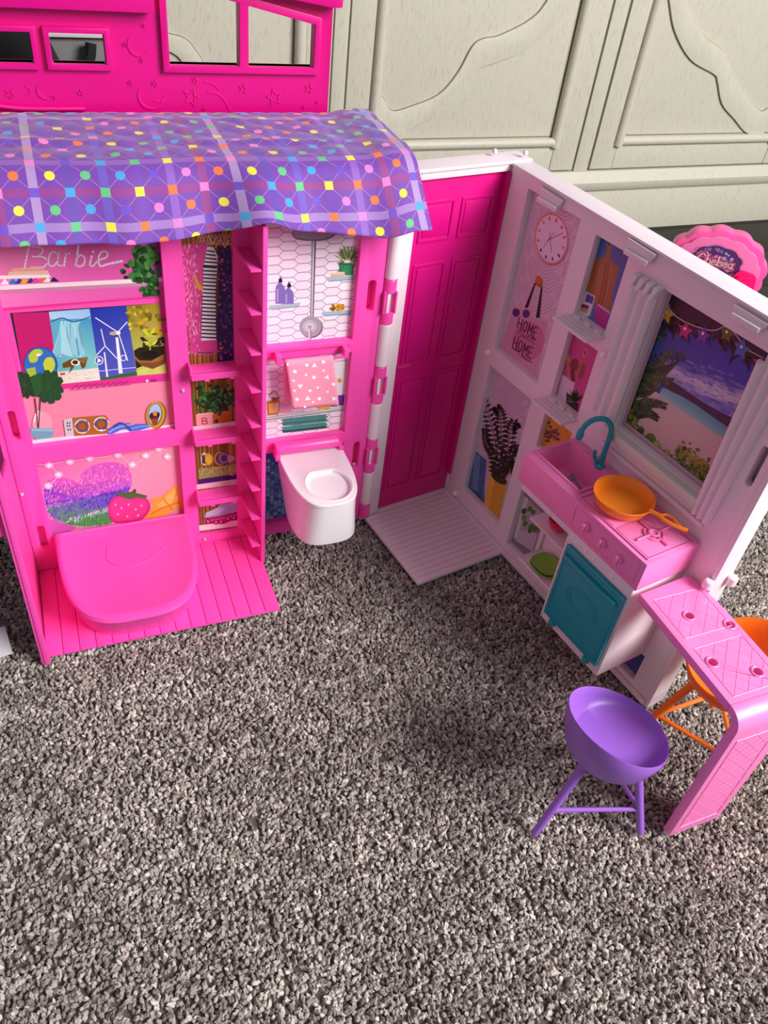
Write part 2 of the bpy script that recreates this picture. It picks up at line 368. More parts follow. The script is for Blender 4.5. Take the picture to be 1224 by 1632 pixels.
# dark things standing left of the sideboard, seen through the small windows
def backdrop_things():
    bk = plastic('black_fabric', '#0b0b0d', .8, .3); gy = plastic('grey_fabric', '#77787a', .8, .4, 500)
    t = thing('storage_bin', 'grey fabric storage bin with a black strap in front of the left sideboard door', 'storage bin', CB.P(-1.2, .2, -.006))
    MB(CB).box(-1.42, -1.00, .09, .285, -.006, .3775).build('bin_body', gy, t, .004)
    MB(CB).box(-1.425, -.995, .085, .292, .3780, .3860).build('rim_band', plastic('pale_trim', '#d8d8d4', .6), t, .005, label='pale rim band')
    MB(CB).tube(smooth([(-1.066, .296, .375), (-1.070, .298, .36), (-1.084, .298, .345), (-1.088, .298, .32), (-1.09, .298, .2), (-1.10, .296, .05)]), .006, 8).build('strap', bk, t, label='black strap')
    t = thing('duffel_bag', 'black fabric bag standing beside the grey bin behind the pink wing', 'bag', CB.P(-1.5, .4, -.006))
    MB(CB).loft([[(u, .395 + .078 * cos(a) * k, .215 + .221 * sin(a) * k) for a in [2 * pi * i / 20 for i in range(20)]] for u, k in ((-1.9, .5), (-1.88, .85), (-1.7, 1), (-1.4, 1.03), (-1.25, 1.04), (-1.15, 1.02), (-1.12, .93), (-1.10, .7))]).build('bag_body', bk, t)
    MB(CB).tube(smooth([(-1.5, .44, .38), (-1.4, .455, .43), (-1.25, .455, .44), (-1.17, .44, .40)]), .008, 8).build('handle', bk, t)
backdrop_things()

# ================================================================ TOY HOUSE
H = thing('dollhouse', 'open plastic toy house with a pink bedroom and bathroom wing and a white kitchen wing', 'dollhouse', L.P(.0, .0, 0))
def hb(fr, name, dims, mat, parent=None, bev=.0006, label=None): return MB(fr).box(*dims).build(name, mat, parent or H, bev, label=label)

# ---- pink wing wall
ZT = .3765
slotA = rr(-.2185, -.2125, .160, .190, .0025); slotB = rr(-.2175, -.2105, .030, .061, .0025)
slotC = rr(.0895, .0970, .2535, .2835, .003); slotD = rr(.0905, .0975, .0755, .1080, .003)
holes = [rect(-.2045, -.0845, .1505, .369), rect(-.2058, -.0822, .0375, .1328), rect(-.0685, -.0285, .013, .366),
         rect(-.0042, .0795, .2262, .366), rect(-.0037, .0798, .1220, .2135), rect(-.0030, .0800, .0160, .1090), slotA, slotB, slotC, slotD]
wall = MB(L).holed(rect(-.2247, .1040, .0, ZT), holes, 0, -.0085).build('pink_wing_wall', PINK, H, .0005)
hb(L, 'wing_back', (-.2245, .1038, -.020, -.0090, .0, ZT - .0005), PINK, wall, .0004)
for u, z in ((-.0756, .1921), (-.0640, .0090), (-.2225, .1015), (.0925, .0800)):
    s = MB(L); s.sphere((u, .0002, z), .0019, 10); s.build('screw', plastic('steel_screw', '#b9a8b2', .25), wall)
# side wall at the far left with its window opening
s = MB(L)
def side_wall():
    loops = [[(0, .0), (.113, .0), (.113, .322), (0, .334)], [(.010, .150), (.100, .192), (.100, .308), (.010, .318)]]
    fl = [p for l in loops for p in l]; tri = tessellate_polygon([[Vector((p[0], p[1], 0)) for p in l] for l in loops])
    A = [s.P(-.2285, p[0], p[1]) for p in fl]; Bq = [s.P(-.2250, p[0], p[1]) for p in fl]
    for t in tri: s.face([A[i] for i in t]); s.face([Bq[i] for i in t[::-1]])
    for o in (0, 4):
        for i in range(4): s.face((A[o + i], A[o + (i + 1) % 4], Bq[o + (i + 1) % 4], Bq[o + i]))
side_wall(); sw = s.build('side_wall', PINK, H, .0008)
hb(L, 'front_lip', (-.2262, -.2215, .1095, .1140, .0, .323), PINK, sw, .001)
hb(L, 'latch', (-.2370, -.2286, .090, .108, .150, .215), PINK, sw, .002)
# floor tray: planks as parts
tray = MB(L).box(-.2245, -.0125, .0004, .1065, .0, .0028).build('bedroom_floor', PINK, H, .0006)
for i in range(15):
    a = -.2240 + i * .01407; e = .1065 if i > 10 else (.1085 if i < 4 else .1075)
    MB(L).box(a + .0003, a + .01377, .0006, e, .0029, .0042).build('plank', PINK, tray, .0004)
# shoe rack: partition with little shelves
rack = hb(L, 'shoe_rack', (-.0148, -.0118, -.0003, .0410, .0030, .3530), PINK, None, .0007)
hb(L, 'front_edge', (-.0150, -.0112, .0404, .0416, .0030, .3535), PINK, rack, .0005)
for i in range(9):
    z = .3194 - i * .03652
    m = MB(L); m.hexa([(-.0150, .0002, z - .0018), (-.0262, .0002, z - .0018), (-.0242, .0405, z - .0018), (-.0150, .0405, z - .0018),
                       (-.0150, .0002, z + .0006), (-.0262, .0002, z + .0006), (-.0242, .0405, z + .0002), (-.0150, .0405, z + .0002)])
    m.build('shelf', PINK, rack, .0004)
# closet shelves
for z in (.2135, .1432, .0702):
    m = MB(L).box(-.0692, -.0278, -.0050, .0112, z - .0012, z + .0008); m.box(-.0692, -.0278, .0100, .0128, z - .0052, z + .0008)
    m.box(-.0700, -.0682, -.0050, .0120, z - .004, z + .0065); sh = m.build('closet_shelf', PINK, H, .0004)
    for u in (-.058, -.036): MB(L).box(u, u + .004, .0105, .0128, z - .0070, z - .0051).build('peg', PINK, sh, .0004)
# hinge knuckles
def knuckle(z0, z1, m, window=False):
    s = MB(L); c = (.1105, -.001); r = .0062
    if not window:
        s.lathe(c, [(r * .93, z0), (r, z0 + .0006), (r, z1 - .0006), (r * .93, z1)], 20); s.build('hinge_knuckle', m, H)
    else:
        h = z1 - z0; s.lathe(c, [(r * .93, z0), (r, z0 + .0006), (r, z0 + h * .28), (r * .5, z0 + h * .28), (r * .5, z1 - h * .28), (r, z1 - h * .28), (r, z1 - .0006), (r * .93, z1)], 20)
        k = s.build('hinge_knuckle', m, H)
        for a in (-.0062, .0046): MB(L).box(c[0] + a, c[0] + a + .0016, .000, .0048, z0 + h * .26, z1 - h * .26).build('cheek', m, k, .0003)
        MB(L).box(c[0] - .0030, c[0] - .0002, .0010, .0040, z0 + h * .27, z1 - h * .27).build('hinge_pin', WHITE, k, .0003)
for z0, z1 in ((.2846, .372), (.1964, .2404), (.1112, .1540), (.0242, .0674)): knuckle(z0, z1, WHITE)
for z0, z1 in ((.2408, .2842), (.1544, .1960), (.0678, .1108), (.0045, .0238)): knuckle(z0, z1, PINK, z0 > .01)
# towel rail bracket pieces and bathroom ledges
rl = hb(L, 'towel_rail', (.0080, .0700, .0085, .0110, .2145, .2168), PINK, None, .0008)
for u in (.0055, .0685): hb(L, 'bracket', (u, u + .0046, .0, .0110, .2140, .2235), PINK, rl, .0008)
hb(L, 'rail_ledge', (-.0042, .0795, .0, .0030, .2228, .2262), PINK, rl, .0006)

# ---- gable standing up at the back of the roof deck
GN = -.125
def gp(*pts): return [L.pl(p, GN) for p in pts]
def gable():
    big = [(-.0475, .4075), (.0790, .4075), (.0790, .446), (.0165, .4585), (-.0475, .471)]
    z0 = L.pl((380, 104), GN)[1]
    bw = L.pl((270, 104), GN)[0]; be = L.pl((498, 104), GN)[0]; t1 = L.pl((499, 38), GN); t0 = L.pl((395, 8), GN)
    sl = (t1[1] - t0[1]) / (t1[0] - t0[0]); zl = t1[1] + sl * (bw - t1[0])
    m0 = L.pl((380, 60), GN)[0]; m1 = L.pl((394.5, 60), GN)[0]
    bigL = [(bw, z0), (m0, z0), (m0, t1[1] + sl * (m0 - t1[0])), (bw, zl)]
    bigR = [(m1, z0), (be, z0), (be, t1[1]), (m1, t1[1] + sl * (m1 - t1[0]))]
    ur = L.pl((525, 120), GN)[0]
    s1 = [L.pl(p, GN) for p in ((84, 100), (169, 99), (166, 53), (79, 52))]
    sz0, sz1 = s1[0][1], s1[2][1]; small = rect(s1[0][0], s1[1][0], sz0, sz1)
    wdt = s1[1][0] - s1[0][0]; e0 = L.pl((54, 98), GN)[0]; small2 = rect(e0 - wdt, e0, sz0, sz1)
    roof = lambda u: t1[1] + .024 + sl * (u - t1[0])
    out = [(-.245, .3797), (ur, .3797), (ur, roof(ur)), (-.09, roof(-.09)), (-.245, roof(-.09))]
    g = MB(L).holed(out, [bigL, bigR, small, small2], GN, GN - .007).build('gable_wall', HOT, H, .0005, label='magenta gable wall with windows')
    def frame(inner, off, name='window_frame'):
        cx = sum(p[0] for p in inner) / len(inner); cz = sum(p[1] for p in inner) / len(inner)
        o = [(p[0] + (off if p[0] > cx else -off), p[1] + (off if p[1] > cz else -off)) for p in inner]
        MB(L).holed(o, [inner], GN + .0045, GN - .0085).build(name, HOT, g, .0007)
    MB(L).holed([(bw - .0055, z0 - .0055), (be + .0055, z0 - .0055), (be + .0055, t1[1] + .0052), (bw - .0055, zl + .007)], [bigL, bigR], GN + .0045, GN - .0085).build('window_frame', HOT, g, .0007)
    frame(small, .0042); frame(small2, .0042)
    zb = L.pl((245, 22), GN + .012)[1]; ue = L.pl((246, 12), GN + .012)[0]
    hb(L, 'eave', (-.245, ue, GN + .0002, GN + .012, zb, zb + .03), HOT, g, .0015)
    a = L.pl((470, 1), GN + .014); b = L.pl((533, 14), GN + .014); c = L.pl((547, 13), GN + .014)
    s2 = (b[1] - a[1]) / (b[0] - a[0]); u0 = ue + .03
    MB(L).prism([(u0, b[1] + s2 * (u0 - b[0])), (b[0], b[1]), (c[0], c[1]), (c[0], c[1] + .016), (b[0], b[1] + .017), (u0, b[1] + .017 + s2 * (u0 - b[0]))], GN - .02, GN + .014, 'n').build('roof_slope', HOT, g, .0015)
    # embossed stars, moons and trails
    def star(c, r, rot=0):
        o = [(c[0] + (r if i % 2 == 0 else r * .42) * sin(R(rot + 36 * i)), c[1] + (r if i % 2 == 0 else r * .42) * cos(R(rot + 36 * i))) for i in range(10)]
        ii = [(c[0] + (p[0] - c[0]) * .72, c[1] + (p[1] - c[1]) * .72) for p in o]
        MB(L).holed(o, [ii], GN - .0002, GN + .0008).build('embossed_star', HOT, g, .0002)
    for x, y, r, rot in ((305, 155, .0078, 20), (437, 155, .0078, -12), (387, 141, .0042, 10), (492, 141, .0045, 15), (15, 150, .004, 30), (325, 175, .0025, 0), (483, 171, .002, 0), (505, 163, .0018, 20), (207, 132, .0026, 0), (246, 133, .003, 10), (228, 41, .002, 0), (198, 71, .0022, 0), (225, 96, .0022, 0), (310, 128, .003, 20), (128, 148, .003, 0), (85, 155, .0022, 15)):
        star(L.pl((x, y), GN), r, rot)
    def crescent(px, r, rot):
        c = L.pl(px, GN)
        o = [(r * cos(R(a)), r * sin(R(a))) for a in range(-110, 111, 20)] + [(r * .30 + r * .78 * cos(R(a)) * .9 - r * .25, r * .86 * sin(R(a))) for a in range(100, -101, -20)]
        q = R(rot); MB(L).prism([(c[0] + x * cos(q) - y * sin(q), c[1] + x * sin(q) + y * cos(q)) for x, y in o], GN - .0002, GN + .0007, 'n').build('embossed_moon', HOT, g, .0001)
    crescent((220, 72), .0085, 230); crescent((240, 154), .0105, 250); crescent((72, 145), .0065, 210)
    for pts in ([(325, 130), (340, 134), (350, 143)], [(330, 147), (345, 149), (358, 160), (366, 177)], [(245, 160), (258, 162), (263, 152)], [(40, 137), (48, 142), (46, 150)]):
        MB(L).tube([(*L.pl(p, GN)[:1], GN, L.pl(p, GN)[1]) for p in smooth(pts, 4)], .0007, 6).build('embossed_trail', HOT, g)
    hb(L, 'deck', (-.245, .1080, GN - .008, .0006, ZT + .0002, ZT + .0030), HOT, None, .0008, label='magenta roof deck')
    hb(L, 'back_box', (-.245, .1040, -.128, -.0205, .0, .3763), PINK, None, .001)
    MB(L).tube(smooth([(-.225, GN + .0030, .3890), (-.19, GN + .0030, .3893), (-.165, GN + .0030, .3870), (-.12, GN + .0030, .3870)], 4), .0020, 8).build('roof_catch', HOT, g)
gable()

# ---- white wing
RIMW = WHITE
hb(D, 'hinge_post', (-.1165, -.0940, -.018, .0, .0, .3735), WHITE, None, .0008)
hb(D, 'corner_post', (.0, .0180, -.0180, -.0003, .0, .3735), WHITE, None, .0005)
hb(D, 'door_header', (-.0938, -.0002, -.018, .0, .3672, .3735), WHITE, None, .0006)
hb(D, 'door_sill', (-.0938, -.0002, -.016, .0005, .0, .0042), WHITE, None, .0006)
dr = hb(D, 'front_door', (-.0936, -.0004, -.010, -.0042, .0044, .3670), HOT, None, .0004, label='magenta six-panel front door')
for u0, u1 in ((-.0872, -.0520), (-.0450, -.0100)):
    for z0, z1 in ((.311, .3475), (.186, .291), (.030, .172)):
        MB(D).holed(rect(u0, u1, z0, z1), [rect(u0 + .0026, u1 - .0026, z0 + .0026, z1 - .0026)], -.0044, -.0030).build('panel_moulding', HOT, dr, .0006)
        MB(D).box(u0 + .0045, u1 - .0045, -.0044, -.0034, z0 + .0045, z1 - .0045).build('panel', HOT, dr, .0006)
MB(D).box(-.0925, -.0760, -.0044, -.0005, .1862, .1892).build('mail_slot', plastic('rose_plastic', '#c9287c', .35), dr, .0008)
hb(D, 'jamb_edge', (-.0030, -.0004, -.0042, .0024, .03, .3670), HOT, dr, .0006)
# entrance step
st = MB(D).box(-.1115, -.0008, .0007, .1120, .0, .0026).build('entrance_step', WHITE, H, .0006)
for i in range(15):
    a = .001 + i * .00737
    MB(D).box(-.1112, -.0010, a + .0002, a + .0072, .0027, .0034).build('plank', WHITE, st, .0003)
# kitchen-side wall
kh = [rect(.0262, .0945, .2062, .3616), rect(.0262, .0928, .0268, .1872), rect(.1145, .1525, .2885, .3573), rect(.1145, .1515, .2050, .2725),
      rect(.1140, .1515, .1480, .1880), rect(.1115, .1505, .0155, .1310), rect(.1935, .2905, .2235, .3482), rect(.2600, .3080, .0120, .0460), rr(.3165, .3235, .085, .118, .003), rr(.3165, .3225, .255, .29, .003)]
kw = MB(K).holed([(.0004, .0), (.3285, .0), (.3285, .3674), (.0004, .3724)], kh, 0, -.0085).build('kitchen_wing_wall', WHITE, H, .0006)
hb(K, 'wall_back', (.0004, .3283, -.0180, -.0135, .0, .3672), WHITE, kw, .0004)
MB(K).hexa([(-.0190, .0020, .3728), (.3330, .0020, .3676), (.3330, -.0205, .3676), (-.0190, -.0205, .3728), (-.0190, .0020, .3752), (.3330, .0020, .3700), (.3330, -.0205, .3700), (-.0190, -.0205, .3752)]).build('top_rim', RIMW, H, .0009)
MB(D).prism([(-.0205, .3738), (-.0205, .3758), (-.0198, .3764), (.0012, .3764), (.0020, .3758), (.0020, .3738)], -.1165, .0205, 'u').build('door_rim', WHITE, H, .0005)
hb(K, 'end_rim', (.3287, .3330, -.0200, .0018, .0, .3674), WHITE, kw, .0010)
hb(K, 'base_rim', (.0006, .3285, .0002, .0030, .0, .0060), WHITE, kw, .0008)
for a, b in (((.3330, -.0220), (.3390, -.0120)), ((.3270, .0000), (.3330, .0085))):
    MB(K).lathe(((a[0] + b[0]) / 2, (a[1] + b[1]) / 2), [(.003, .1605), (.0042, .1612), (.0042, .168), (.003, .169)], 16).build('hinge_lug', WHITE, kw)
for u, z in ((.0262 - .006, .1985), (.0160, .0120), (.1590, .2740)):
    MB(K).sphere((u, .0008, z), .0033, 14).build('rivet', plastic('rivet_white', '#fff6fa', .2), kw)
for u, n in ((-.012, -.012), (.10, -.014)):
    MB(K if u > 0 else D).sphere((u if u < 0 else -.002, n, .3805), .0024, 12).build('rivet', WHITE, kw)
# clip notches on the top border
for u in (.0430, .1490, .2540):
    c = MB(K); c.prism([(u, .3670 if u > .2 else .3700), (u + .0300, .3665 if u > .2 else .3690), (u + .0270, .3600), (u + .0020, .3615)], .0004, .0040, 'n'); n1 = c.build('clip_notch', WHITE, kw, .0010)
    MB(K).box(u + .003, u + .027, .0036, .0072, .3588, .3628).build('clip_lip', WHITE, n1, .0010)
# small slatted shelves
for (u0, u1, z, dpt) in ((.1120, .1535, .2872, .0225), (.1110, .1520, .2035, .0205)):
    m = MB(K).box(u0, u1, .0004, dpt - .003, z - .0026, z - .0008); shf = m.build('wall_shelf', WHITE, H, .0004)
    for i in range(4):
        n0 = .0006 + i * (dpt - .001) / 4
        MB(K).box(u0, u1 + .0008, n0, n0 + (dpt - .001) / 4 - .0006, z - .0008, z + .0008).build('slat', WHITE, shf, .0004)
    for i in range(3):
        a = u0 + .007 + i * .0125; MB(K).box(a, a + .006, -.0010, .0030, z + .0008, z + .0024).build('tab', WHITE, shf, .0003)
# window sill and lower ledge, curtains
hb(K, 'window_sill', (.1860, .2925, -.0060, .0075, .2150, .2232), plastic('pale_grey_plastic', '#d9d8d6', .4), kw, .0012, label='pale grey window sill')
hb(K, 'ledge', (.1860, .3030, .0004, .0036, .2010, .2050), WHITE, kw, .0010)
def curtain(top, bot, z0, z1, name='curtain'):
    m = MB(K); k = 28
    def ring(z, a, b, d):
        pts = [(a + (b - a) * i / k, .0008 + d * (.35 + .65 * abs(sin(pi * 3 * i / k))), z) for i in range(k + 1)]
        return pts + [(b, .0002, z), (a, .0002, z)]
    zs = np.linspace(z0, z1, 8)
    m.loft([ring(z, *(np.array(bot) + (np.array(top) - np.array(bot)) * ((z - z0) / (z1 - z0))), .0062) for z in zs])
    return m.build(name, WHITE, kw)
c1 = curtain((.1655, .1930), (.1640, .1930), .2270, .3420)
for i in range(4):
    u = .1655 + i * .0075; MB(K).hexa([(u, .0004, .3420), (u + .0062, .0004, .3420), (u + .0045, .0100, .3400), (u + .0018, .0100, .3400), (u, .0004, .3500), (u + .0062, .0004, .3500), (u + .0060, .0060, .3490), (u + .0004, .0060, .3490)]).build('ruffle', WHITE, c1, .0014)
curtain((.2870, .3130), (.2905, .3075), .2090, .3420)

# ---------------------------------------------------------------- printed cards
PN = -.0070
def card_base(fr, u0, u1, z0, z1, col, n=PN):
    c = Card(fr, n); c.raw(rect(u0, u1, z0, z1), col); return c
GREENS = ['#1d4a22', '#2c6a2e', '#3d8036', '#16381b', '#4f9142']
# --- bedroom upper picture wall
c = card_base(L, -.2085, -.0805, .1465, .3770, '#f48aa8')
c.raw([(-.2085, .2450), (-.0805, .2450), (-.0805, .377), (-.2085, .377)], ['#ee6cb8', '#d848a0', '#e25aae', '#f79fc4'])
c.raw(rect(-.0935, -.0805, .29, .377), ['#b02a92', '#7a1a80', '#7a1a80', '#b83a9c'])
c.zoom(0, 370, .2614)
LT = [((160, 95), (148, 205)), ]
def neon(pts, sub=4): c.curve(pts, 19, '#f58fd0', sub); c.curve(pts, 13, '#fbbce4', sub); c.curve(pts, 6, '#fff0fa', sub)
neon([(175, 85), (165, 140), (150, 215)]); neon([(178, 88), (235, 90), (262, 110), (240, 138), (200, 148)]); neon([(200, 148), (262, 152), (290, 180), (262, 212), (190, 216)])
neon([(345, 128), (320, 122), (300, 150), (298, 195), (325, 205), (352, 170), (362, 120), (350, 190), (372, 205)])
neon([(402, 128), (390, 206)]); neon([(399, 150), (408, 134), (424, 130)])
neon([(478, 82), (462, 205)]); neon([(466, 165), (492, 140), (516, 160), (508, 198), (480, 208), (463, 196)])
neon([(560, 145), (548, 195), (565, 205), (590, 180)]); c.oval((568, 118), 7, 8, '#ffe9f6')
neon([(600, 170), (650, 150), (648, 122), (620, 120), (600, 160), (610, 205), (655, 195), (745, 175)])
c.poly([(0, 325), (1010, 275), (1010, 300), (0, 352)], '#f6dfe6'); c.poly([(0, 352), (1010, 300), (1010, 322), (0, 376)], '#c983a8')
for x0, x1, y0, y1, cl in ((70, 262, 212, 232, '#f2b49a'), (52, 290, 232, 258, '#f6c3a8'), (0, 300, 256, 280, '#fbeff0')): c.poly([(x0, y0 + 8), (x1, y0), (x1 + 10, y1 - 4), (x0 - 4, y1 + 6)], cl)
for k, (x0, cl) in enumerate(((0, '#f4eef8'), (50, '#2e7fd0'), (90, '#283aa0'), (120, '#f2b21e'), (160, '#4a2a80'), (190, '#e24aa0'), (235, '#f07828'), (262, '#f6f0f4'), (300, '#2a1c50'))):
    c.poly([(x0, 320 - x0 * .06), (x0 + 28, 282 - x0 * .03), (x0 + 62, 318 - x0 * .06)], cl)
# ivy over the shelf end
random.seed(11)
c.poly([(832, 185), (915, 175), (925, 262), (830, 272)], '#2b5f7e')
for i in range(190):
    x = random.gauss(880, 48); y = random.uniform(90, 300) if i < 150 else random.uniform(290, 400)
    if i >= 150: x = random.gauss(930, 22)
    if x < 745 or x > 985: x = random.uniform(760, 960)
    c.oval((x, y), 15 + random.random() * 9, 10 + random.random() * 8, random.choice(GREENS), random.randint(0, 180), 7, i % 12 == 0)
# television
c.poly([(4, 462), (985, 386), (1030, 905), (108, 1012 - 35)], '#e23394'); c.poly([(20, 478), (972, 400), (1015, 862), (130, 935)], '#f250ac')
c.poly([(60, 492), (968, 432), (1014, 860), (150, 922)], '#2a2440')
def quad(x0t, x1t, yt0, yt1, x0b, x1b, yb0, yb1, col): c.poly([(x0t, yt0), (x1t, yt1), (x1b, yb1), (x0b, yb0)], col)
quad(78, 300, 494, 485, 150, 372, 920, 905, '#c21a6c')
quad(298, 546, 484, 466, 362, 612, 925, 900, ['#a8d0f0', '#8fc0ee', '#f1ead8', '#e6dcc6'])
quad(303, 560, 530, 525, 356, 605, 850, 825, ['#5aa8cc', '#3f96c4', '#7fd0c8', '#58b4b8'])
for i in range(26):
    a = random.uniform(360, 480); c.poly([(a, 540), (a + 12, 540), (a + random.uniform(-60, 90), 760), (a + random.uniform(-70, 60), 740)], random.choice(['#8fcfe0', '#7fc4da', '#a4dce6']), i % 6 == 0)
c.curve([(310, 545), (380, 522), (450, 545), (548, 515)], 8, '#2d6da0')
for i in range(60): c.oval((random.uniform(368, 600), random.uniform(850, 905)), random.uniform(4, 14), 3, random.choice(['#f7f0e2', '#dccdb0', '#efe4cf']), 0, 6, i % 15 == 0)
# turtle
c.poly([(378, 800), (430, 772), (500, 765), (536, 758), (520, 820), (500, 832), (488, 800), (455, 815), (420, 862), (430, 820), (385, 828)], '#6b4a1e'); c.oval((460, 792), 28, 20, '#f2ead2'); c.oval((458, 792), 18, 13, '#2d2a20'); c.poly([(470, 780), (536, 758), (515, 800)], '#8d6a2c')
# turbines
quad(546, 768, 466, 448, 612, 836, 900, 868, ['#1f2fa0', '#2438ae', '#5560c0', '#4c58be'])
c.poly([(612, 886), (836, 850), (838, 872), (614, 902)], '#2f6a2c')
c.poly([(704, 640), (720, 640), (748, 858), (724, 860)], '#f4f2fa'); c.poly([(632, 730), (640, 730), (660, 880), (648, 882)], '#e8e6f4')
for a, b in (((718, 608), (582, 520)), ((718, 608), (775, 545)), ((724, 620), (778, 780)), ((640, 692), (616, 590)), ((640, 692), (588, 748)), ((645, 696), (712, 768))): c.leaf(a, b, .045 * 14, '#ffffff'); c.line([a, b], 5, '#ffffff')
c.oval((690, 615), 24, 12, '#b9a88c'); c.oval((720, 612), 14, 12, '#f6f4f0')
def ring(cx, cy, r, col, inner):
    c.oval((cx, cy), r, r, col); c.oval((cx, cy), r - 5, r - 5, inner)
ring(603, 780, 27, '#f4f4ff', '#4a56bc'); c.poly([(595, 765), (620, 782), (593, 795)], '#f4f4ff'); ring(752, 765, 19, '#e6e6fa', '#4a56bc')
c.line([(575, 848), (830, 822)], 4, '#d8d8ee')
# sprout
quad(768, 968, 448, 432, 836, 1014, 872, 858, ['#8a7a1a', '#a58a20', '#d8cf70', '#c9cf5a'])
for i in range(46): c.oval((random.uniform(785, 985), random.uniform(450, 640)), random.uniform(8, 26), random.uniform(8, 20), random.choice(['#caa61e', '#94801c', '#dcc23a', '#6e6a18', '#b59a24']), 0, 9, i % 8 == 0)
c.poly([(815, 720), (850, 700), (1000, 690), (1008, 790), (900, 800), (830, 830)], '#26200f')
for i in range(24): c.oval((random.uniform(860, 1000), random.uniform(640, 720)), 14, 10, random.choice(['#2a2812', '#3a3416', '#1c1a10']), 0, 7, i % 8 == 0)
c.poly([(815, 745), (850, 780), (920, 782), (1000, 740), (1005, 800), (930, 832), (870, 815), (830, 780)], '#a06636'); c.poly([(850, 790), (930, 795), (1004, 770), (1004, 800), (930, 830), (870, 812)], '#7b4a26')
c.oval((915, 745), 58, 24, '#17110c'); c.curve([(915, 715), (914, 660), (910, 610)], 7, '#b7cf3a')
for a, b in (((912, 640), (865, 588)), ((912, 625), (944, 574)), ((914, 690), (874, 660)), ((914, 690), (964, 650))): c.leaf(a, b, 13, '#d8dc3a', '#a8c030'); 
c.poly([(830, 842), (905, 822), (900, 862), (838, 866)], '#cfd86a')
# globe on the crimson strip
c.oval((248, 812), 104, 118, '#1d4a98', -8); c.oval((246, 812), 98, 112, '#2f6fc0', -8); c.poly(smooth([(172, 750), (205, 715), (245, 712), (262, 735), (235, 755), (225, 785), (185, 792), (172, 750)], 3), '#b8cc3c'); c.poly(smooth([(262, 800), (280, 765), (318, 762), (335, 800), (325, 840), (300, 872), (278, 850), (262, 800)], 3), '#c3d240'); c.poly([(160, 830), (215, 820), (222, 870), (180, 890)], '#a4c03c'); c.oval((235, 745), 16, 8, '#dfe8f4')
c.poly([(368, 856), (396, 854), (398, 866), (370, 870)], '#e23030')
# speaker slots, buttons
for i in range(9): c.line([(440 + i * 38, 952 - i * 3.2), (478 + i * 38, 930 - i * 3.2)], 7, '#b32a7c')
c.line([(425, 960), (800, 925)], 4, '#c02a86'); c.oval((896, 904), 9, 9, '#ffd0e8'); c.oval((930, 902), 12, 9, '#a02a90'); c.oval((948, 900), 6, 6, '#7a2080')
# monstera in a glass vase
c.oval((258, 1170), 62, 82, '#e7a0b4'); c.poly([(222, 1085), (248, 1082), (262, 1120), (205, 1125)], '#edb4c2')
c.poly([(185, 1190), (326, 1195), (322, 1235), (290, 1262), (220, 1262), (190, 1235)], '#6aa6ba'); c.poly([(188, 1195), (325, 1198), (320, 1212), (192, 1208)], '#8cc2ce')
c.curve([(230, 1190), (222, 1100), (212, 1010)], 7, '#3a3a22'); c.curve([(234, 1190), (242, 1080), (248, 990)], 7, '#2c4a24'); c.oval((212, 1130), 7, 30, '#fbdde4', 10)
def monstera(cx, cy, rx, ry, rot, base):
    P = []; a0 = R(rot)
    for i in range(40):
        t = 2 * pi * i / 40; k = 1 - .16 * (i % 4 == 0) * (.3 < abs(t - pi) < 2.6) - .25 * math.exp(-((t) / .25) ** 2)
        x, y = rx * k * cos(t), ry * k * sin(t); P.append((cx + x * cos(a0) - y * sin(a0), cy + x * sin(a0) + y * cos(a0)))
    c.poly(P, base)
    for i in range(1, 8):
        t = 2 * pi * i / 8; x, y = rx * .85 * cos(t), ry * .85 * sin(t); c.line([(cx, cy), (cx + x * cos(a0) - y * sin(a0), cy + x * sin(a0) + y * cos(a0))], 2, '#35663a')
monstera(150, 930, 90, 62, 60, '#14401f'); monstera(300, 940, 92, 104, -10, '#1a4c26'); c.poly([(180, 880), (250, 850), (255, 960), (215, 1005)], '#1f5a2c')
# shelf line and objects
c.poly([(185, 1300), (190, 1265), (1075, 1165), (1090, 1205)], '#fbe1e4'); c.poly([(185, 1306), (185, 1288), (1090, 1190), (1090, 1212)], '#f7c0cc')
c.poly([(385, 1140), (438, 1128), (452, 1238), (400, 1240)], '#c8c6cc'); c.poly([(438, 1128), (640, 1112), (662, 1135), (664, 1225), (452, 1240)], '#a86426')
for x, y in ((410, 1160), (410, 1178), (414, 1200), (424, 1160), (424, 1178), (428, 1200)): c.oval((x, y), 4, 7, '#3a3240')
for x in (500, 617):
    c.oval((x, 1180 - (x - 500) * .12), 48, 44, '#efe8e0'); c.oval((x, 1180 - (x - 500) * .12), 42, 38, '#3f5aa4')
    for k in range(8): c.oval((x + 41 * cos(k * .785), 1180 - (x - 500) * .12 + 37 * sin(k * .785)), 8, 8, ['#f0c22a', '#e24a8a', '#f6f0ea'][k % 3], 0, 8, False)
    c.oval((x, 1180 - (x - 500) * .12), 32, 29, '#7a4418'); c.oval((x, 1180 - (x - 500) * .12), 24, 22, '#9c5c24')
for pts in ([(652, 1210), (700, 1170), (790, 1158), (800, 1180), (740, 1200), (690, 1225), (655, 1228)], [(765, 1195), (830, 1165), (900, 1165), (918, 1185), (850, 1205), (790, 1212)]): c.poly(pts, '#4a6ed0')
c.curve([(665, 1215), (720, 1185), (790, 1170)], 8, '#9fb8f4'); c.curve([(690, 1185), (740, 1160), (800, 1205)], 10, '#2c4ab0'); c.curve([(800, 1195), (860, 1180), (912, 1178)], 7, '#8fa8ee')
c.oval((955, 1112), 58, 84, '#7a5410', 8); c.oval((946, 1110), 58, 82, '#c99a2e', 8); c.oval((944, 1108), 44, 70, '#8a6414', 8); c.oval((943, 1106), 38, 64, '#a9c4ec', 8)
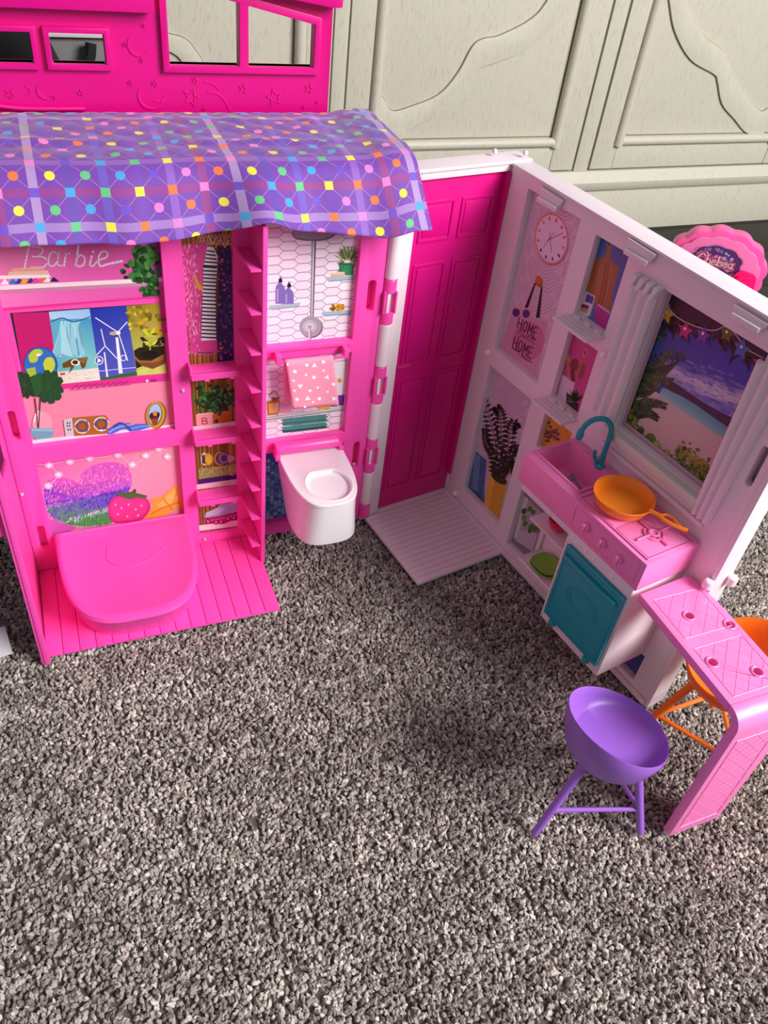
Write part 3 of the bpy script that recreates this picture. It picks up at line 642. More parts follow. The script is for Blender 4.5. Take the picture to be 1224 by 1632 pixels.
c.oval((938, 1120), 30, 26, '#5e2a14'); c.oval((946, 1100), 18, 16, '#c98a5a'); c.poly([(915, 1135), (965, 1130), (958, 1168), (930, 1172)], '#8a4a20'); c.oval((924, 1112), 9, 16, '#3a1a10'); c.oval((964, 1108), 9, 16, '#3a1a10')
c.build('bedroom_picture', wall, 'printed television, shelf and neon lettering')

# --- lower bedroom picture with pillows
c = card_base(L, -.2090, -.0795, .0330, .1365, '#e88aac')
c.raw(rect(-.209, -.0795, .033, .1365), ['#e59ac0', '#e78ab0', '#ee9cb0', '#cf5cae'])
c.zoom(0, 680, .3758); random.seed(5)
def furry(outline, n, cols_fn, ln, wd):
    xs = [p[0] for p in outline]; ys = [p[1] for p in outline]
    def inside(x, y):
        r = False
        for i in range(len(outline)):
            (x1, y1), (x2, y2) = outline[i], outline[i - 1]
            if (y1 > y) != (y2 > y) and x < (x2 - x1) * (y - y1) / (y2 - y1) + x1: r = not r
        return r
    k = 0
    while k < n:
        x, y = random.uniform(min(xs), max(xs)), random.uniform(min(ys), max(ys))
        if not inside(x, y): continue
        a = random.gauss(1.3, .5); l = ln * random.uniform(.6, 1.3)
        if k % 40 == 0: c.k += 1
        c.leaf((x, y), (x - l * cos(a), y + l * sin(a) * .8), wd, random.choice(cols_fn(x, y))); k += 1
heart = smooth([(185, 260), (205, 225), (260, 215), (310, 228), (335, 240), (345, 200), (390, 165), (470, 150), (530, 165), (558, 205), (550, 265), (500, 300), (480, 400), (400, 418), (320, 420), (250, 400), (200, 350), (185, 260)], 4)
c.poly(heart, ['#d05ac0' if y < 260 else ('#5a3ac0' if y < 350 else '#4a9a5a') for x, y in heart])
def hc(x, y):
    t = y + (x - 180) * .28
    if t < 320: return ['#f09ade', '#e070cc', '#d45abf', '#f8b8ea', '#c85ad0']
    if t < 350: return ['#c880e6', '#a060e0', '#e8a0ee']
    if t < 415: return ['#4a2cc0', '#5a40d8', '#3a1fa0', '#7c5ce8', '#8f80f0']
    if t < 432: return ['#d8dcf8', '#b8c8f0', '#f4f4ff']
    return ['#4a9a4a', '#2f7a3c', '#7ac070', '#8ab860', '#3e8a60']
furry(heart, 1500, hc, 22, .055 * 22)
c.poly([(195, 385), (330, 428), (240, 470), (205, 440)], '#c858b4')
star_p = [(612, 385), (650, 335), (635, 305), (690, 292), (735, 250), (762, 252), (765, 300), (790, 330), (790, 345), (740, 350), (700, 376), (650, 388)]
c.poly(star_p, '#f0a040'); c.poly([(660, 340), (740, 262), (752, 300), (720, 340)], '#f6b860'); c.curve([(640, 370), (700, 340), (760, 320)], 6, '#d88426'); c.curve([(690, 300), (720, 340), (730, 350)], 5, '#d88426'); c.curve([(752, 262), (740, 310), (720, 345)], 5, '#e09432')
c.poly(smooth([(458, 350), (470, 310), (510, 290), (560, 300), (610, 295), (636, 325), (632, 360), (600, 395), (550, 405), (490, 408), (465, 385), (458, 350)], 4), '#d22a80'); c.poly(smooth([(466, 350), (478, 318), (510, 300), (560, 310), (605, 305), (624, 330), (618, 360), (590, 385), (545, 396), (495, 398), (472, 380), (466, 350)], 4), '#e03a90')
for x, y in ((490, 330), (515, 345), (545, 330), (500, 370), (575, 350), (600, 335), (540, 380), (585, 375)): c.oval((x, y), 4, 5, '#f7a0c8')
c.poly([(485, 285), (530, 278), (560, 275), (568, 265), (578, 268), (576, 280), (625, 292), (615, 306), (580, 298), (550, 308), (510, 296)], '#3f6a30'); c.line([(570, 278), (572, 266)], 8, '#2f5424')
lights = [(150, 160), (205, 162), (245, 205), (205, 250), (185, 262)], [(205, 162), (250, 150), (295, 146), (340, 140), (380, 132), (440, 128), (500, 118), (530, 140), (562, 160), (600, 140), (618, 122), (665, 95), (700, 98), (710, 125), (765, 120)]
for l in lights: c.curve(l, 3, '#f6c8e0', 3)
for x, y in ((208, 162), (248, 203), (205, 250), (296, 147), (380, 132), (500, 118), (562, 160), (618, 122), (710, 126), (672, 92)):
    c.oval((x, y), 20, 15, '#f3a8cc'); c.oval((x, y), 13, 10, '#fbd0e4'); c.star((x, y), 16, '#fff4fb', 4, .25); c.oval((x, y), 6, 5, '#ffffff')
c.build('pillow_picture', wall, 'printed fluffy pillows under string lights')

# --- closet picture strip
c = card_base(L, -.0720, -.0255, .0100, .3690, '#8a5520')
random.seed(3)
for i in range(34):
    u = -.0720 + i * .00138; c.raw(rect(u, u + random.uniform(.0005, .0011), .010, .369), random.choice(['#6b3f14', '#9c6a2a', '#b07a34', '#7a4a1a', '#c08a3c', '#5c3410']), i == 0)
c.zoom(270, 350, .2941)
c.k += 1
for x in range(160, 325, 18): c.line([(x, 78), (x - 14, 130), (x + 22, 135), (x, 78)], 5, '#d9a088')
c.poly([(70, 140), (200, 120), (240, 400), (262, 715), (120, 722), (85, 500), (62, 180)], '#cf3f8c')
for i in range(420):
    x = random.uniform(62, 150) + (random.random() < .15) * 60; y = random.uniform(125, 715); 
    if i % 40 == 0: c.k += 1
    c.leaf((x, y), (x + random.uniform(-24, 18), y + random.uniform(14, 34)), 2.2, random.choice(['#f07ab8', '#f8a0cc', '#e858a4', '#fbb8d8', '#d84a98']))
for i in range(60): c.leaf((random.uniform(110, 260), 712), (random.uniform(110, 262), random.uniform(725, 738)), 3, '#e868ac')
c.poly([(165, 160), (205, 135), (225, 300), (205, 420), (175, 380), (150, 250)], '#d6488e')
P = [(205, 145), (240, 150), (262, 200), (250, 400), (252, 652), (172, 655), (180, 420), (186, 250)]
c.poly(P, '#e9e4ec')
for i in range(25):
    y = 160 + i * 20; xl = 205 - 20 * min(1, i / 4) if i < 5 else (184 if i < 13 else 178 - (i - 13) * .4); xr = 243 + 18 * min(1, i / 3); xr = xr if i < 5 else 254
    c.line([(xl, y - 4 + (12 if i < 5 else 0)), (xr, y + (14 if i < 5 else 0))], 8, '#23202a')
c.poly([(132, 300), (146, 305), (160, 345), (185, 365), (180, 385), (155, 378), (138, 335)], '#d89a38')
c.poly([(262, 150), (330, 140), (350, 300), (355, 780), (262, 770), (258, 560), (268, 300)], '#2a1d5e')
for i in range(150):
    x, y = random.uniform(264, 348), random.uniform(155, 765); c.oval((x, y), random.uniform(3, 10), random.uniform(3, 9), random.choice(['#4a2f9a', '#b03a8a', '#d06a40', '#2f4ab8', '#7a2f90', '#1a1440']), random.randint(0, 180), 7, i % 30 == 0)
for l in ([(210, 85), (235, 135), (255, 95)], [(250, 150), (275, 105), (300, 150), (322, 110)]): c.line(l, 6, '#f3c9b4')
# plant row
c.zoom(300, 560, .1961); random.seed(8)
c.poly([(20, 640), (20, 612), (430, 560), (430, 625)], '#f4dce8'); c.poly([(190, 495), (330, 478), (322, 572), (205, 590)], '#c8621a'); c.poly([(190, 495), (330, 478), (328, 498), (192, 515)], '#dd7a26')
for i in range(190):
    c.oval((random.gauss(225, 75), random.gauss(385, 48)), random.uniform(14, 30), random.uniform(10, 20), random.choice(GREENS + ['#0f3018', '#17451f']), random.randint(0, 180), 8, i % 20 == 0)
c.poly([(60, 515), (195, 500), (200, 595), (68, 608)], '#f4a8a8'); c.poly([(60, 515), (78, 505), (205, 492), (195, 502)], '#fbd0c8')
c.line([(112, 540), (112, 586)], 9, '#d0305c'); c.curve([(112, 541), (142, 540), (150, 552), (138, 562), (114, 563), (145, 564), (154, 576), (142, 587), (112, 587)], 8, '#d0305c', 3)
# headphones and towels row
c.poly([(40, 1125), (40, 1085), (430, 1030), (430, 1075)], '#f6cfe0'); c.poly([(82, 1035), (412, 985), (412, 1030), (84, 1075)], '#3a1a70')
c.poly([(82, 955), (410, 905), (412, 988), (84, 1038)], '#9a9a50')
for i in range(150): c.oval((random.uniform(86, 408), random.uniform(935, 1005)), 5, 4, random.choice(['#d4cf88', '#6e6a2c', '#c2bc5c', '#f0e8b0']), 0, 6, i % 50 == 0)
c.oval((130, 872), 28, 52, '#e8e4ee'); c.oval((160, 875), 40, 52, '#d8a018'); c.oval((168, 875), 26, 38, '#f2c838'); c.poly([(110, 840), (132, 838), (138, 915), (112, 905)], '#3a3848')
c.oval((255, 868), 50, 56, '#c09028'); c.oval((265, 868), 42, 46, '#4a3a60'); c.oval((285, 865), 42, 46, '#8a7aa0'); c.oval((290, 866), 26, 28, '#5a3050'); c.poly([(320, 838), (372, 845), (375, 880), (325, 900)], '#b8a4c8')
# skates row
c.poly([(60, 1460), (60, 1415), (430, 1365), (430, 1415)], '#f8e4ec')
c.poly([(125, 1330), (220, 1280), (260, 1240), (395, 1220), (400, 1300), (250, 1335), (140, 1350)], '#9fb4d8'); c.poly([(140, 1310), (230, 1270), (300, 1270), (250, 1320), (150, 1340)], '#c4d2ea'); c.line([(330, 1240), (400, 1225)], 12, '#d0c4e0')
c.poly([(110, 1360), (200, 1345), (400, 1310), (420, 1345), (290, 1400), (180, 1400)], '#b01a6a'); c.curve([(130, 1370), (220, 1365), (390, 1330)], 10, '#f050a8')
for x, y in ((160, 1380), (265, 1382), (225, 1385), (370, 1350), (320, 1355), (410, 1340)): c.oval((x, y), 22, 20, '#7a1048'); c.oval((x, y), 12, 11, '#e86ab0')
c.build('closet_picture', wall, 'printed clothes, plant, towels and skates')

# --- bathroom picture
c = card_base(L, -.0075, .0830, .1100, .3690, '#a99cae')
def hextiles(c, u0, u1, z0, z1):
    pw, ph = .0133, .00790; k = 0
    for i in range(-1, int((u1 - u0) / pw) + 2):
        for j in range(int((z1 - z0) / ph) + 2):
            x = u0 + i * pw; z = z0 + j * ph + (ph / 2 if i % 2 else 0); a, b = pw * .62, ph * .44; t = pw * .34
            P = [(x - a, z), (x - t, z + b), (x + t, z + b), (x + a, z), (x + t, z - b), (x - t, z - b)]
            P = [(min(max(p[0], u0), u1), min(max(p[1], z0), z1)) for p in P]
            if P[0][0] >= P[3][0] - 1e-5 or P[1][1] <= P[4][1] + 1e-5: continue
            k += 1; c.raw(P, random.choice(['#f2e2ee', '#efdceb', '#f5e7f2']), k == 1)
hextiles(c, -.0075, .083, .110, .369)
c.zoom(400, 350, .1634)
def glass_shelf(x0, x1, y0, y1, t=38): c.poly([(x0, y0), (x1, y1), (x1 + 6, y1 + 14), (x1 - 12, y1 + t), (x0 + 25, y0 + t + 4), (x0 - 8, y0 + 22)], '#a9bcc8'); c.line([(x0 + 20, y0 + t), (x1 - 12, y1 + t)], 9, '#7c93a2')
c.poly([(592, 205), (636, 207), (612, 950), (575, 948)], '#8f8794'); c.poly([(605, 205), (618, 206), (600, 950), (590, 950)], '#d6ced8'); c.poly([(622, 206), (632, 207), (608, 950), (600, 950)], '#4e4654')
c.poly(smooth([(395, 140), (440, 90), (620, 60), (830, 100), (800, 170), (700, 205), (560, 208), (440, 190), (395, 140)], 4), '#7c7480'); c.poly(smooth([(405, 135), (450, 92), (620, 66), (815, 100), (790, 150), (700, 185), (560, 190), (440, 172), (405, 135)], 4), '#a59da8')
for i in range(60): c.oval((random.uniform(460, 770), random.uniform(105, 178)), 4, 2, '#827a88', 0, 6, i % 30 == 0)
c.oval((590, 1052), 112, 104, '#6e6672', -15); c.oval((580, 1042), 110, 102, '#a39ba6', -15); c.oval((572, 1042), 70, 62, '#bdb5c0'); c.oval((572, 1045), 38, 34, '#dcd4de'); c.oval((572, 1048), 24, 22, '#a8a0ac'); c.poly([(560, 1075), (592, 1075), (585, 1215), (558, 1212)], '#8e8692'); c.poly([(562, 1075), (576, 1075), (572, 1212), (560, 1210)], '#d8d0da')
glass_shelf(180, 478, 838, 808); glass_shelf(740, 1010, 562, 545); glass_shelf(695, 985, 900, 880)
for x0, x1, y0, y1, cy in ((240, 332, 632, 820, 575), (325, 415, 680, 822, 620)):
    c.poly(smooth([(x0, y1), (x0, y0 + 40), (x0 + 18, y0), (x0 + 45, y0 - 25), (x1 - 30, y0 - 5), (x1, y0 + 40), (x1, y1)], 3), '#7b6cb4'); c.poly([(x0 + 12, y0 + 45), (x0 + 26, y0 + 40), (x0 + 26, y1 - 10), (x0 + 12, y1 - 10)], '#a79ad6')
    c.poly([(x0 + 30, y0 - 20), (x0 + 30, y0 - 55), (x0 + 62, y0 - 58), (x0 + 68, y0 - 20)], '#1e1a26'); c.line([(x0 + 46, y0 - 50), (x0 + 48, cy - 15)], 14, '#1e1a26'); c.line([(x0 + 46, cy - 12), (x0 + 90, cy - 8)], 6, '#b8b0c4')
c.poly([(855, 430), (1010, 425), (990, 540), (872, 545)], '#2f8a58'); c.poly([(852, 425), (1012, 420), (1010, 440), (856, 446)], '#1f6a42'); random.seed(21)
for i in range(120):
    a = random.gauss(-1.57, .75); l = random.uniform(70, 185); 
    if i % 30 == 0: c.k += 1
    b = (945 + cos(a) * l * .95, 420 + sin(a) * l); a0 = (945 + cos(a) * l * .35, 422 + sin(a) * l * .35); c.leaf(a0, b, 7, random.choice(['#8a9a5a', '#5f7440', '#a8b878', '#4a5e34']))
c.poly([(780, 520), (912, 508), (918, 548), (785, 562)], '#d8b4a0'); c.poly([(780, 520), (912, 508), (914, 522), (782, 534)], '#ecd0bc')
for i in range(40): c.oval((random.uniform(775, 905), random.uniform(825, 880)), 16, 12, random.choice(['#b87818', '#d89a28', '#8a5410', '#e8b040']), 0, 8, i % 10 == 0)
# lower part: perfume, towels, purple box
c.zoom(410, 550, .1389)
c.poly([(85, 830), (85, 862), (1030, 735), (1025, 700)], '#aab4b4'); c.line([(85, 845), (1028, 715)], 9, '#e4eae6'); c.line([(85, 862), (1030, 738)], 8, '#7e8a8c')
c.poly([(108, 650), (262, 632), (245, 790), (120, 802)], '#b87818'); c.poly([(128, 672), (248, 655), (235, 775), (136, 782)], '#f0b850'); c.poly([(190, 690), (245, 672), (238, 740), (205, 740)], '#d8d0c8'); c.poly([(160, 600), (262, 598), (240, 635), (175, 640)], '#8a5a20'); c.curve([(135, 590), (160, 545), (215, 530), (235, 590)], 7, '#5a4a5a')
c.poly(smooth([(265, 780), (258, 700), (285, 650), (340, 640), (385, 690), (385, 770), (265, 780)], 3), '#e8a0c0'); c.poly([(305, 640), (325, 590), (348, 600), (345, 640)], '#6a4a62'); c.curve([(285, 670), (320, 700), (370, 670)], 5, '#c8789c')
c.poly([(885, 190), (1015, 180), (1000, 560), (900, 570)], '#e9e6ee'); c.star((942, 405), 38, '#d8a020', 6, .5); c.poly([(915, 575), (1000, 570), (990, 690), (915, 695)], '#6a3aa0'); c.poly([(670, 700), (850, 695), (820, 730), (700, 728)], '#e09a28'); c.poly([(840, 690), (920, 680), (920, 700), (845, 706)], '#5a2a90')
for i, (y, cl) in enumerate(((985, '#1f5a5c'), (955, '#3e9a90'), (905, '#2c7a74'), (865, '#3f8c84'))):
    c.poly(smooth([(300, y + 20), (290, y), (310, y - 22), (760, y - 72), (785, y - 58), (775, y - 32), (300, y + 20)], 3), cl); c.curve([(310, y - 6), (520, y - 30), (770, y - 55)], 4, '#1f5450', 3)
c.build('bathroom_picture', wall, 'printed shower tiles, shelves and towels')
c = card_base(L, -.006, .083, .012, .1120, '#2c5f8c'); random.seed(2)
for i in range(22):
    for j in range(25):
        u, z = -.006 + i * .0041, .012 + j * .0040; c.raw(rect(u + .0002, u + .0039, z + .0002, z + .0038), random.choice(['#5a9cd4', '#84c4ec', '#4a88c0', '#a4d4f0', '#3f74aa', '#6cacdc']), i + j == 0)
c.build('mosaic_picture', wall, 'printed blue mosaic tiles')

# --- clock and bag
def maze(c, u0, u1, z0, z1):       # nested angular line motif of the wallpaper
    random.seed(31); cs = .0215; c.k += 1; wl = .00021
    def seg(a, b):
        a = (max(u0, min(u1, a[0])), max(z0, min(z1, a[1]))); b = (max(u0, min(u1, b[0])), max(z0, min(z1, b[1])))
        l = math.hypot(b[0] - a[0], b[1] - a[1])
        if l < .0006: return
        ox, oz = -(b[1] - a[1]) / l * wl, (b[0] - a[0]) / l * wl
        c.raw([(a[0] + ox, a[1] + oz), (b[0] + ox, b[1] + oz), (b[0] - ox, b[1] - oz), (a[0] - ox, a[1] - oz)], '#8a6c88', False)
    row = 0; z = z0 - .004
    while z < z1:
        u = u0 - .006; q = row
        while u < u1:
            fx, fz = ((1, 1), (-1, 1), (1, -1), (-1, -1))[(q * 3 + row) % 4]; m = 8
            cu, cz = (u if fx > 0 else u + cs), (z if fz > 0 else z + cs)
            for k in range(m):
                t = (k + .6) / m * cs; h = t * .55
                P = [(cu + fx * t, cz), (cu + fx * t, cz + fz * h), (cu + fx * h, cz + fz * t), (cu, cz + fz * t)]
                for a, b in zip(P, P[1:]): seg(a, b)
            u += cs; q += 1
        z += cs; row += 1
c = card_base(K, .0240, .0970, .2030, .3650, '#e0c4d8'); maze(c, .024, .097, .203, .365)
c.zoom(780, 280, .2083)
def disc(c, cx, cy, r, col):       # a true circle on the card around a zoom point
    u, z = c.w((cx, cy)); c.raw([(u + r * cos(2 * pi * i / 28), z + r * sin(2 * pi * i / 28)) for i in range(28)], col); return u, z
disc(c, 478, 496, .0212, '#b07f90'); disc(c, 472, 484, .0212, '#e08a80'); u, z = disc(c, 472, 484, .0196, '#efd8ea')
cl = ['#e02a6a', '#e0206a', '#f02a8a', '#f05a8a', '#3a2a5a', '#3a3f8a', '#4a3a8a', '#3a2a6a', '#d08a20', '#d88a40', '#e88a50', '#c86a4a']
for i in range(12):
    a = pi / 2 - i * pi / 6 - .05; ca, sa = cos(a), sin(a); r0, r1, wv = .0150, .0180, .0010
    c.raw([(u + ca * r0 - sa * wv, z + sa * r0 + ca * wv), (u + ca * r1 - sa * wv, z + sa * r1 + ca * wv), (u + ca * r1 + sa * wv, z + sa * r1 - ca * wv), (u + ca * r0 + sa * wv, z + sa * r0 - ca * wv)], cl[i], i == 0)
c.line([(440, 497), (565, 437)], 5, '#4a2a3a'); c.line([(498, 432), (412, 552)], 4, '#7a4a5a'); c.line([(462, 435), (474, 590)], 4, '#5a3a4a'); c.oval((465, 480), 6, 6, '#4a2a3a')
c.oval((380, 810), 28, 44, '#b05a20', -10); c.oval((378, 800), 24, 36, '#cf7430', -10)
c.poly([(346, 818), (358, 822), (295, 1010), (270, 1010)], '#2a1c20'); c.poly([(396, 845), (408, 850), (385, 1090), (355, 1085)], '#2a1c20')
c.poly([(175, 1040), (440, 1120), (425, 1240), (355, 1560), (60, 1330), (130, 1180)], '#d79dbd'); c.oval((300, 1260), 120, 150, '#cf7fa4', 0, 22); c.poly([(60, 1330), (80, 1310), (360, 1520), (352, 1562)], '#dcaec8')
for x, cc in ((205, '#4a3080'), (282, '#5a3a90')): c.oval((x, 1045 + (x - 205) * .12), 38, 38, '#e0a0a0'); c.oval((x, 1047 + (x - 205) * .12), 28, 32, cc)
c.curve([(170, 1000), (200, 1005), (243, 1030), (285, 1015), (330, 1040)], 6, '#e0a090', 3)
GL = {'H': [[(0, 0), (0, 1)], [(1, 0), (1, 1)], [(0, .5), (1, .5)]], 'O': [[(.5, 0), (.05, .2), (.05, .8), (.5, 1), (.95, .8), (.95, .2), (.5, 0)]], 'M': [[(0, 1), (0, 0), (.5, .65), (1, 0), (1, 1)]], 'E': [[(1, 0), (0, 0), (0, 1), (1, 1)], [(0, .5), (.8, .5)]]}
def word(c, s, o, ex, ey, wd, col, lw, gap=.35):
    x = 0
    for ch in s:
        for st in GL[ch]: c.line([(o[0] + (x + p[0] * wd) * ex[0] + p[1] * ey[0], o[1] + (x + p[0] * wd) * ex[1] + p[1] * ey[1]) for p in st], lw, col, False)
        x += wd * (1 + gap)
    c.k += 1
c.k += 1
word(c, 'HOME', (232, 1080), (1, .62), (-20, 82), 26, '#3a1826', 7, .5); word(c, 'HOME', (196, 1232), (1, .62), (-20, 82), 26, '#3a1826', 7, .5)
for st in ([(252, 1195), (230, 1180), (225, 1205), (245, 1215), (232, 1238), (212, 1222)], [(255, 1205), (258, 1238), (268, 1220), (274, 1248), (285, 1218)], [(290, 1240), (308, 1235), (300, 1222), (290, 1245), (304, 1262)], [(315, 1252), (330, 1248), (322, 1236), (312, 1262), (328, 1275)], [(345, 1225), (336, 1285), (346, 1292)], [(328, 1245), (356, 1262)]): c.curve(st, 4, '#5a2838', 3)
c.curve([(172, 1310), (200, 1335), (235, 1345)], 7, '#3a1826'); c.curve([(250, 1370), (280, 1405), (322, 1425)], 7, '#3a1826'); c.curve([(110, 1345), (200, 1420), (350, 1545)], 6, '#6a4a60')
c.build('clock_picture', kw, 'printed wall clock and lettered tote bag')
c = card_base(K, .0240, .0955, .0240, .1905, '#d9c0d6'); maze(c, .024, .0955, .024, .1905)
c.zoom(720, 540, .4118)
c.poly([(75, 420), (135, 470), (125, 600), (135, 650), (50, 600)], '#4a6a9c'); c.poly([(88, 440), (112, 455), (100, 600), (78, 590)], '#6a8ab8'); c.poly([(50, 560), (110, 600), (130, 650), (60, 620)], '#3a5480')
c.poly([(150, 515), (215, 560), (180, 705), (120, 660)], '#e0a21c'); c.poly([(150, 515), (170, 530), (140, 670), (120, 660)], '#f2bc34'); c.oval((183, 540), 36, 16, '#3a2a10', 35)
def frond(pts, l, cols, wv=6.5):
    P = smooth(pts, 6); c.k += 1
    for i, p in enumerate(P[1:], 1):
        dx, dy = P[i][0] - P[i - 1][0], P[i][1] - P[i - 1][1]; m = math.hypot(dx, dy); dx, dy = dx / m, dy / m; k = l * (1 - .55 * i / len(P))
        for sg in (-1, 1): c.leaf(p, (p[0] + dx * k * .6 - dy * k * sg, p[1] + dy * k * .6 + dx * k * sg + k * .25), wv, random.choice(cols))
    c.curve(pts, 3, cols[0], 4)
dk = ['#1e1c10', '#2c2a18', '#3a3a22', '#23240f']
for pts, l in (([(185, 530), (175, 430), (150, 320), (118, 225)], 46), ([(185, 530), (190, 400), (190, 300), (175, 265)], 40), ([(185, 530), (215, 420), (235, 330), (250, 340)], 40), ([(185, 530), (160, 450), (135, 400), (128, 350)], 26), ([(188, 530), (225, 450), (250, 420), (262, 470)], 28), ([(185, 535), (215, 490), (235, 480), (240, 520)], 24)): frond(pts, l, dk)
c.build('palm_picture', kw, 'printed palm in a yellow pot')
# --- narrow column of pictures
c = card_base(K, .1115, .1550, .2780, .3610, '#4f6fb0'); c.raw(rect(.1115, .155, .278, .361), ['#4a86b8', '#5a6cb8', '#4a4a90', '#2f5fa0'])
c.zoom(840, 340, .2206)
c.poly(smooth([(455, 350), (475, 322), (545, 320), (575, 290), (578, 215), (595, 190), (612, 215), (600, 300), (612, 345), (650, 375), (658, 420), (620, 560), (595, 700), (420, 600), (455, 350)], 4), '#a3622c')
for i in range(9): c.curve([(470 + i * 20, 345 + i * 6), (450 + i * 19, 500 + i * 8), (430 + i * 18, 600 + i * 10)], 5, random.choice(['#8a4c1c', '#b87434', '#c98a44', '#94541f']), 2)
c.oval((593, 222), 8, 12, '#5a2c10')
c.poly([(425, 560), (495, 600), (455, 745), (385, 700)], '#d8c8dc'); c.poly([(390, 635), (470, 660), (440, 750), (365, 715)], '#e8dcea'); c.poly([(435, 580), (485, 605), (470, 655), (420, 635)], '#4a3f98'); c.poly([(395, 650), (450, 668), (432, 722), (380, 700)], '#7a3a6a'); c.poly([(390, 680), (440, 690), (432, 722), (380, 700)], '#d8983a')
c.poly(smooth([(488, 680), (510, 660), (598, 720), (590, 790), (565, 845), (520, 820), (490, 760), (488, 680)], 4), '#c2369c'); c.poly([(505, 662), (520, 655), (598, 708), (598, 728)], '#d8a8d0')
c.build('cutting_board_picture', kw, 'printed wooden cutting board')
c = card_base(K, .1115, .1550, .2020, .2760, '#cf3f8c'); c.zoom(840, 340, .2206)
c.poly([(255, 1165), (345, 1220), (310, 1400), (215, 1330)], '#dfc6da'); c.poly([(285, 1290), (375, 1380), (360, 1440), (282, 1380)], '#3a2430')
c.oval((282, 1030), 22, 48, '#c89a50', -20); c.line([(290, 1060), (300, 1200)], 10, '#b8863c'); c.oval((342, 1095), 30, 48, '#7a2c1c', 10); c.line([(335, 1130), (320, 1210)], 12, '#8a3a24'); c.oval((392, 1140), 26, 62, '#9a4230', 12); c.line([(425, 1000), (350, 1205)], 9, '#b07060'); c.oval((420, 1010), 18, 32, '#c88a80', 20); c.oval((420, 1010), 9, 20, '#a03a50', 20); c.oval((330, 1170), 16, 50, '#6a2418', -8)
for i in range(26):
    a = random.gauss(-1.5, .6); c.leaf((345, 1365), (345 + cos(a) * 75, 1370 + sin(a) * random.uniform(70, 115)), 8, random.choice(['#3f5a30', '#2c4424', '#5a7a40']))
c.build('utensil_picture', kw, 'printed wooden spoons and cactus')
c = card_base(K, .1110, .1545, .1440, .1920, '#d89a1e'); c.zoom(840, 340, .2206)
for i in range(40): c.oval((random.gauss(185, 40), random.gauss(1590, 35)), random.uniform(10, 22), random.uniform(8, 16), random.choice(['#7a3a2a', '#a85a3a', '#5a2820', '#c88a6a', '#8a4a50']), 0, 9, i % 8 == 0)
c.build('pastry_picture', kw, 'printed pastries on yellow')
c = card_base(K, .1090, .1535, .0125, .1340, '#8d7f8c'); c.zoom(800, 760, .1307)
c.poly([(215, 190), (260, 215), (135, 680), (85, 670)], '#a82a6a'); c.poly([(270, 230), (320, 270), (180, 760), (140, 740)], '#e3d8e0'); c.poly([(190, 160), (215, 180), (90, 660), (60, 640)], '#d8b8c8'); c.poly([(320, 270), (480, 440), (380, 900), (180, 760)], '#b79fae')
c.poly([(225, 640), (440, 700), (370, 910), (160, 770)], '#c8bcc8')
for x, y, r in ((270, 420, 40), (270, 500, 42), (285, 570, 36), (340, 390, 36), (380, 430, 34), (360, 620, 48), (410, 640, 40), (340, 660, 30)): c.oval((x, y), r * .8, r, random.choice(['#4a7a20', '#3a6418', '#6a9a34']), 25, 12)
c.build('pot_plant_picture', kw, 'printed trailing plant in a white pot')
# --- beach window
c = card_base(K, .1900, .2940, .2190, .3520, '#2f50b8', -.0110)
c.raw([(.19, .219), (.294, .219), (.294, .262), (.19, .268)], ['#d8b0b0', '#e0b8b4', '#e8ccc8', '#dcc0c0'])
c.zoom(970, 430, .2512)
c.poly([(330, 120), (1010, 520), (900, 740), (790, 940), (440, 760), (250, 560)], ['#2c3a90', '#2f3fa8', '#3a44b4', '#9a8ac0', '#8c8ac8', '#3a50a0'])
random.seed(17)
for i in range(420):
    t = random.random(); dy = random.gauss(0, 46); x, y = 350 + t * 480 + random.gauss(0, 25), 640 + t * 190 + dy
    cols = ['#5a5cb4', '#6a68bc', '#7a74c0'] if abs(dy) > 55 else (['#8a86c8', '#9a90c8', '#a49ad0', '#b4a6d4'] if abs(dy) > 28 else ['#b8aad4', '#c8b8da', '#d2c0dc', '#bcaed6'])
    c.oval((x, y), random.uniform(16, 44), random.uniform(5, 13), random.choice(cols), 26, 9, i % 14 == 0)
c.poly([(340, 750), (450, 770), (600, 850), (780, 960), (745, 1080), (560, 960), (400, 860), (320, 800)], ['#6fb4c0', '#4aa0b8', '#3a8ab0', '#3f7aa8', '#7ab0b8', '#8cc4c4', '#b8ccc4', '#b0c8c4'])
c.poly(smooth([(330, 695), (400, 705), (480, 760), (600, 840), (700, 900), (790, 950), (770, 1000), (680, 945), (560, 860), (450, 795), (380, 760), (330, 695)], 3), '#3a2440')
c.poly([(320, 800), (400, 860), (560, 960), (745, 1080), (640, 1330), (400, 1210), (200, 1040), (170, 950)], ['#c9b8b4', '#d0bcb8', '#d0b4b0', '#c8a4a8', '#c8a0a8', '#d4a8ac', '#dcb0b0', '#d8b0b0'])
